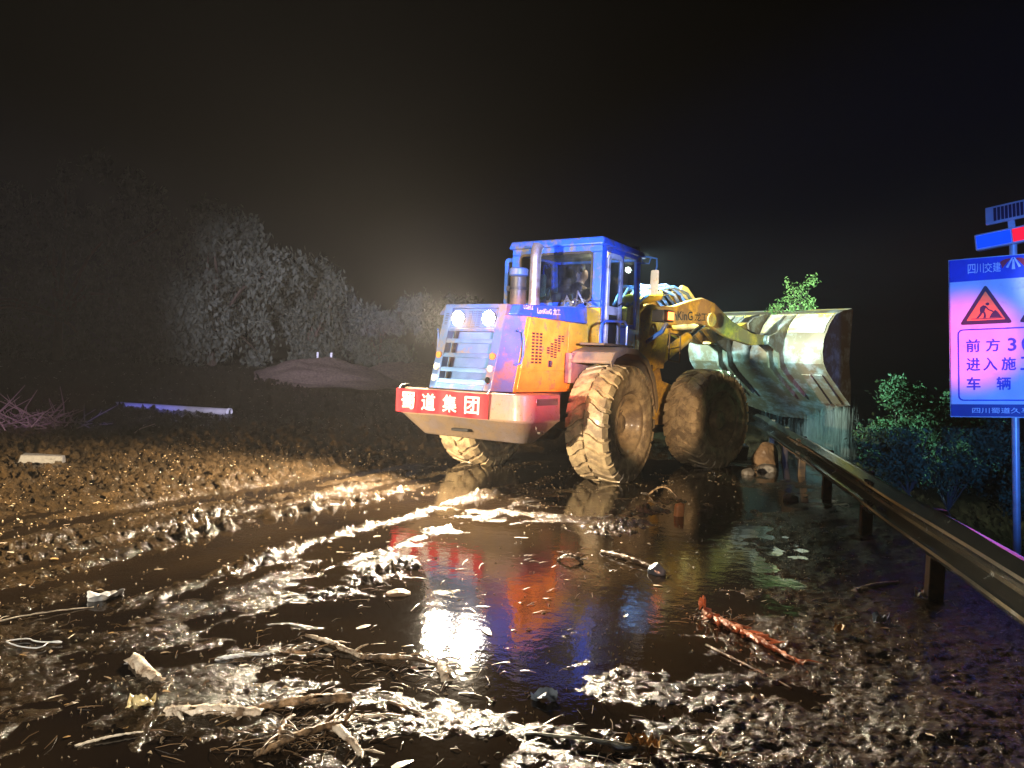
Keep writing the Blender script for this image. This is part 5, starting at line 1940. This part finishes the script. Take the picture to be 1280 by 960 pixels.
stick('stick', (-2.95, 4.25), (-2.50, 4.66), 0.005, 0.003, 'wood', 'thin pale twig between the white rag and the cord loop', 'stick', 20, 0.02, 1, 0.01)
stick('stick', (-1.72, 3.10), (-1.50, 3.22), 0.006, 0.004, 'wood', 'tiny pale twig at the bottom left corner area', 'stick', 22, 0.01, 0, 0.006)
stick('stick', (2.55, 5.55), (2.95, 5.72), 0.022, 0.012, 'wood', 'dull pale stick near the guard rail', 'stick', 23, 0.01, 1, 0.01)
sheet('rag', -2.50, 4.80, 0.20, 0.12, 'rag', 'crumpled white rag on the mud at left', 'rag', 31, 0.035, 0.6, 0.3, up_=0.02, n=18)
sheet('wrapper', -1.60, 3.40, 0.11, 0.13, 'wrap', 'crumpled yellowish wrapper below the short wood block', 'wrapper', 32, 0.03, 0.3, 0.0, up_=0.02, n=14)
sheet('leaf', 0.22, 3.68, 0.13, 0.09, 'leafblue', 'grey blue scrap with a stalk, bottom centre', 'scrap', 33, 0.03, 0.1, 0.7, up_=0.02)
sheet('leaf', 0.60, 3.27, 0.10, 0.07, 'leafdry', 'upper tan leaf of the small leaf cluster at the bottom', 'leaf', 34, 0.03, 0.2, 0.8, 'leaves at the bottom', 0.03)
sheet('leaf', 0.66, 3.22, 0.085, 0.07, 'leafdry', 'rounded tan leaf in the middle of the leaf cluster', 'leaf', 35, 0.04, 1.2, 0.6, 'leaves at the bottom', 0.035)
sheet('leaf', 0.50, 3.24, 0.19, 0.045, 'leafblue', 'long grey leaf left of the tan leaf cluster', 'leaf', 36, 0.02, -0.25, 0.9, 'leaves at the bottom', 0.02)
sheet('leaf', 0.82, 3.22, 0.24, 0.07, 'leafpale', 'long pale pointed leaf right of the tan leaf cluster', 'leaf', 37, 0.03, -0.35, 0.9, 'leaves at the bottom', 0.025)
sheet('leaf', 2.93, 5.32, 0.16, 0.11, 'rag', 'dim white scrap near the guard rail', 'scrap', 38, 0.04, 0.8, 0.4, up_=0.03)
sheet('leaf', 2.42, 4.88, 0.09, 0.08, 'leafblue', 'small grey scrap in the dark right foreground', 'scrap', 39, 0.04, 0.2, 0.4, up_=0.03)
sheet('leaf', 2.05, 4.62, 0.08, 0.07, 'leafdry', 'small orange brown leaf in the dark right foreground', 'leaf', 40, 0.03, 0.9, 0.7, up_=0.03)
sheet('leaf', 1.30, 4.98, 0.14, 0.05, 'redbark', 'torn red leaf at the root end of the bark strip', 'leaf', 41, 0.05, 1.1, 0.9, up_=0.06)
rock('stone', 1.17, 5.86, 0.075, 0.07, 0.065, 'bluestone', 'round dark blue grey stone in the puddle', 'stone', 51, 0.3)
rock('stone', 4.35, 13.0, 0.28, 0.26, 0.24, 'stonebrown', 'large brown boulder against the end of the guard rail', 'boulder', 52, 0.2)
rock('stone', 4.05, 12.0, 0.17, 0.14, 0.10, 'stone', 'grey stone in front of the brown boulder', 'stone', 53, 0.3)
rock('stone', 3.65, 11.6, 0.12, 0.10, 0.08, 'stone', 'small stone between the front tyre and the boulder', 'stone', 54, 0.3)
rock('stone', 3.45, 9.3, 0.16, 0.10, 0.06, 'stone', 'flat stone near the middle of the guard rail', 'stone', 55, 0.3)
rock('stone', -0.70, 5.12, 0.09, 0.05, 0.03, 'stonebrown', 'flat tan clod just above the headlamp reflections', 'stone', 56, 0.3)
slab_piece('brick_piece', 1.80, 8.02, 0.045, 0.04, 0.17, 'brick', 'small orange brick piece standing in the wet track', 'brick', 0.3, 0.1, 61)
slab_piece('concrete_chunk', 3.95, 13.6, 0.22, 0.12, 0.34, 'concrete', 'tilted pale concrete chunk behind the front tyre', 'concrete chunk', 0.5, 0.35, 62)
slab_piece('concrete_chunk', -5.62, 9.25, 0.24, 0.10, 0.10, 'concrete', 'flat pale concrete slab at the left edge', 'concrete chunk', 0.12, 0.0, 63)
# cord loop
lp_ = []
for k in range(25):
    a = 2 * math.pi * k / 24
    x_, y_ = -2.47 + 0.11 * math.cos(a) * (1.1 - 0.3 * math.cos(a)) + 0.03 * math.sin(3 * a), 4.07 + 0.045 * math.sin(a) + 0.03 * math.cos(2 * a + 0.6)
    lp_.append(on_mud(x_, y_, 0.012))
mb = MB().tube(lp_, 0.0035, 6, cap=False)
o = mb.build('cord_loop', M['rag'], None, 0, 60)
tag(o, 'small loop of white cord at the left edge', 'cord')
# long pipe on the verge
mb = MB()
pa, pb = Vector((-8.9, 17.3, 0.22)), Vector((-6.2, 16.9, 0.20))
mb.tube([pa - pb, (pa - pb) * 0.5, Vector((0, 0, 0))], 0.085, 20, cap=False)
PIPE = empty('pipe', Matrix.Translation(pb))
tag(PIPE, 'long grey pipe lying on the ground at left', 'pipe')
mb.build('barrel', M['pipe'], PIPE, 0, 60)
mb = MB()
dd = (pa - pb).normalized()
mb.tube([dd * 0.02, -dd * 0.03, -dd * 0.035], [0.098, 0.098, 0.088], 20, cap=False)
mb.build('rim', M['refl'], PIPE, 0, 60)
mb = MB().tube([dd * 0.03, dd * 0.028], 0.082, 20)
mb.build('bore', M['black'], PIPE, 0, 0)
# heap of bare twigs
M['twig'] = mat('bare_grey_twigs', (0.15, 0.11, 0.11), 0.7)
bl = Vector((-8.4, 13.4, bz(-8.4, 13.4)))
mb = MB()
g = random.Random(77)
for k in range(130):
    a = Vector((g.gauss(0, 0.55), g.gauss(0, 0.35), g.uniform(0, 0.12)))
    an = g.uniform(0, 2 * math.pi)
    ln = g.uniform(0.25, 0.95)
    el = abs(g.gauss(0.25, 0.35))
    d = Vector((math.cos(an) * math.cos(el), math.sin(an) * math.cos(el), math.sin(el))) * ln
    mid = a + d * 0.5 + Vector((g.uniform(-.06, .06), g.uniform(-.06, .06), g.uniform(0, .06)))
    mb.tube([a, mid, a + d], [0.014, 0.010, 0.004], 5)
    if k % 2 == 0:
        e = mid + Vector((g.uniform(-.2, .2), g.uniform(-.2, .2), g.uniform(0.02, .25)))
        mb.tube([mid, e], [0.007, 0.003], 4)
o = mb.build('brushwood_heap', M['twig'], None, 0, 0)
o.location = bl
tag(o, 'heap of bare grey twigs at the left edge', 'brushwood', None, 'stuff')

# countless small chips, leaf bits and grit over the mud
mb_v, mb_f = [], []
g = np.random.default_rng(5)
cnt = 0
tries = 0
K_ = 9000
xs_ = g.uniform(-5.2, 3.2, K_)
ys_ = 2.4 + 9.5 * g.uniform(0, 1, K_) ** 1.7
mh = mud_h(xs_, ys_)
bh = base_h(xs_, ys_)
for k in range(K_):
    x, y = xs_[k], ys_[k]
    if x > rail_x(y) - 0.1 or abs(x) > y * 0.78 + 0.3:
        continue
    if mh[k] < -0.012 and g.uniform() > 0.12:
        continue
    z = bh[k] + max(0, mh[k])
    L_ = g.uniform(0.006, 0.026) * (1.0 if g.uniform() < 0.88 else 2.6)
    W_ = L_ * g.uniform(0.12, 0.5)
    a = g.uniform(0, 2 * np.pi)
    ca, sa = math.cos(a), math.sin(a)
    h_ = g.uniform(0.002, 0.012)
    k0 = len(mb_v)
    for (p, q, zz) in ((-1, -.6, 0), (.2, -1, h_ * .6), (1, 0.1, 0), (0.1, 1, h_ * .7), (0, 0, h_ + 0.004)):
        mb_v.append((x + (p * L_ * ca - q * W_ * sa) * .5, y + (p * L_ * sa + q * W_ * ca) * .5, z + zz))
    mb_f += [(k0, k0 + 1, k0 + 4), (k0 + 1, k0 + 2, k0 + 4), (k0 + 2, k0 + 3, k0 + 4), (k0 + 3, k0, k0 + 4)]
# larger bark slivers and leaf scraps near the camera
gg = random.Random(44)
pale_from = len(mb_f)
for k in range(300):
    y = 2.6 + 4.2 * gg.random() ** 1.5
    x = gg.uniform(-0.72, 0.62) * y
    if x > rail_x(y) - 0.15 or (x > 0.9 and gg.random() < 0.6):
        continue
    L_ = gg.choice((0.02, 0.03, 0.045, 0.06, 0.11)) * gg.uniform(0.7, 1.3)
    W_ = L_ * gg.choice((0.10, 0.14, 0.2, 0.4))
    a = gg.gauss(0.1, 0.7)
    ca, sa = math.cos(a), math.sin(a)
    z = gz(x, y) + 0.002
    k0 = len(mb_v)
    tl_ = gg.uniform(-0.012, 0.014)
    for (p, q, zz) in ((-1, -.4, 0), (-.9, .5, 0.002), (-.2, -1, .003), (-.1, 1, 0.004), (.5, -.7, .006 + tl_ * .4), (.4, .8, .004), (1, .1, .002 + max(0, tl_))):
        p += gg.uniform(-.12, .12)
        q += gg.uniform(-.25, .25)
        mb_v.append((x + (p * L_ * ca - q * W_ * sa) * .5, y + (p * L_ * sa + q * W_ * ca) * .5, z + zz))
    mb_f += [(k0, k0 + 2, k0 + 3, k0 + 1), (k0 + 2, k0 + 4, k0 + 5, k0 + 3), (k0 + 4, k0 + 6, k0 + 5)]
me = bpy.data.meshes.new('debris_litter')
me.from_pydata(mb_v, [], mb_f)
M['litter'] = mat('wet_litter', (0.40, 0.30, 0.18), 0.35, scale=5, col2=(0.12, 0.08, 0.05), coat=0.4)
me.materials.append(M['litter'])
me.materials.append(M['wood'])
me.materials.append(M['leafdry'])
for k_, p_ in enumerate(me.polygons):
    if k_ >= pale_from:
        p_.material_index = (1, 1, 0, 2)[((k_ - pale_from) // 3) % 4]
o = link('debris_litter', me, M['litter'], None, 0, 0)
tag(o, 'countless small wet chips and leaf bits strewn over the mud', 'litter', None, 'stuff')

tw = MB()
g = random.Random(91)
for cx_, cy_, sd_, nn_ in ((-0.85, 3.28, 0.20, 150), (-1.15, 4.05, 0.28, 70), (-0.45, 3.9, 0.22, 60), (0.15, 3.3, 0.45, 45), (0.7, 3.25, 0.25, 60), (-1.6, 3.3, 0.35, 25), (0.6, 6.1, 0.30, 50), (1.35, 4.9, 0.12, 40), (-2.6, 4.6, 0.5, 20), (2.6, 5.2, 0.5, 50), (1.6, 8.6, 0.6, 40), (-0.2, 5.2, 0.7, 40)):
    for k in range(nn_):
        x, y = g.gauss(cx_, sd_), g.gauss(cy_, sd_ * 0.6)
        ln = g.uniform(0.02, 0.13)
        a = g.gauss(0.15, 0.8)
        p = on_mud(x, y, 0.003)
        q = p + Vector((ln * math.cos(a), ln * math.sin(a), g.uniform(-0.004, 0.022)))
        md = p.lerp(q, 0.5) + Vector((g.uniform(-.008, .008), g.uniform(-.008, .008), 0.006))
        r_ = g.uniform(0.0010, 0.0028)
        tw.tube([p, md, q], [r_, r_ * 0.9, r_ * 0.5], 4)
M['rootlet'] = mat('wet_dark_rootlets', (0.16, 0.095, 0.045), 0.4, scale=3, col2=(0.06, 0.035, 0.018), coat=0.3)
o = tw.build('twig_litter', M['rootlet'], None, 0, 0)
tag(o, 'fine broken twigs and rootlets tangled over the mud', 'twigs', None, 'stuff')

for nm in ('vent_slots', 'wheel_bolts', 'louvre_slots', 'side_slots', 'bolts', 'hydraulic_hoses', 'hoses'):
    for o in bpy.data.objects:
        if o.name.split('.')[0] == nm:
            o['kind'] = 'stuff'

# ------------------------------------------------------------------ damp night air
hz = MB().box((-155, -155, -5), (155, 155, 13))
hm = bpy.data.materials.new('damp_night_air')
hm.use_nodes = True
hn_ = hm.node_tree.nodes
hn_.clear()
pv = hn_.new('ShaderNodeVolumePrincipled')
pv.inputs['Color'].default_value = (0.92, 0.92, 0.95, 1)
pv.inputs['Density'].default_value = 0.00075
pv.inputs['Anisotropy'].default_value = 0.25
ho = hn_.new('ShaderNodeOutputMaterial')
hm.node_tree.links.new(pv.outputs[0], ho.inputs['Volume'])
o = hz.build('haze', hm, None, 0, 0)
tag(o, 'thin damp haze filling the night air', 'haze', None, 'stuff')
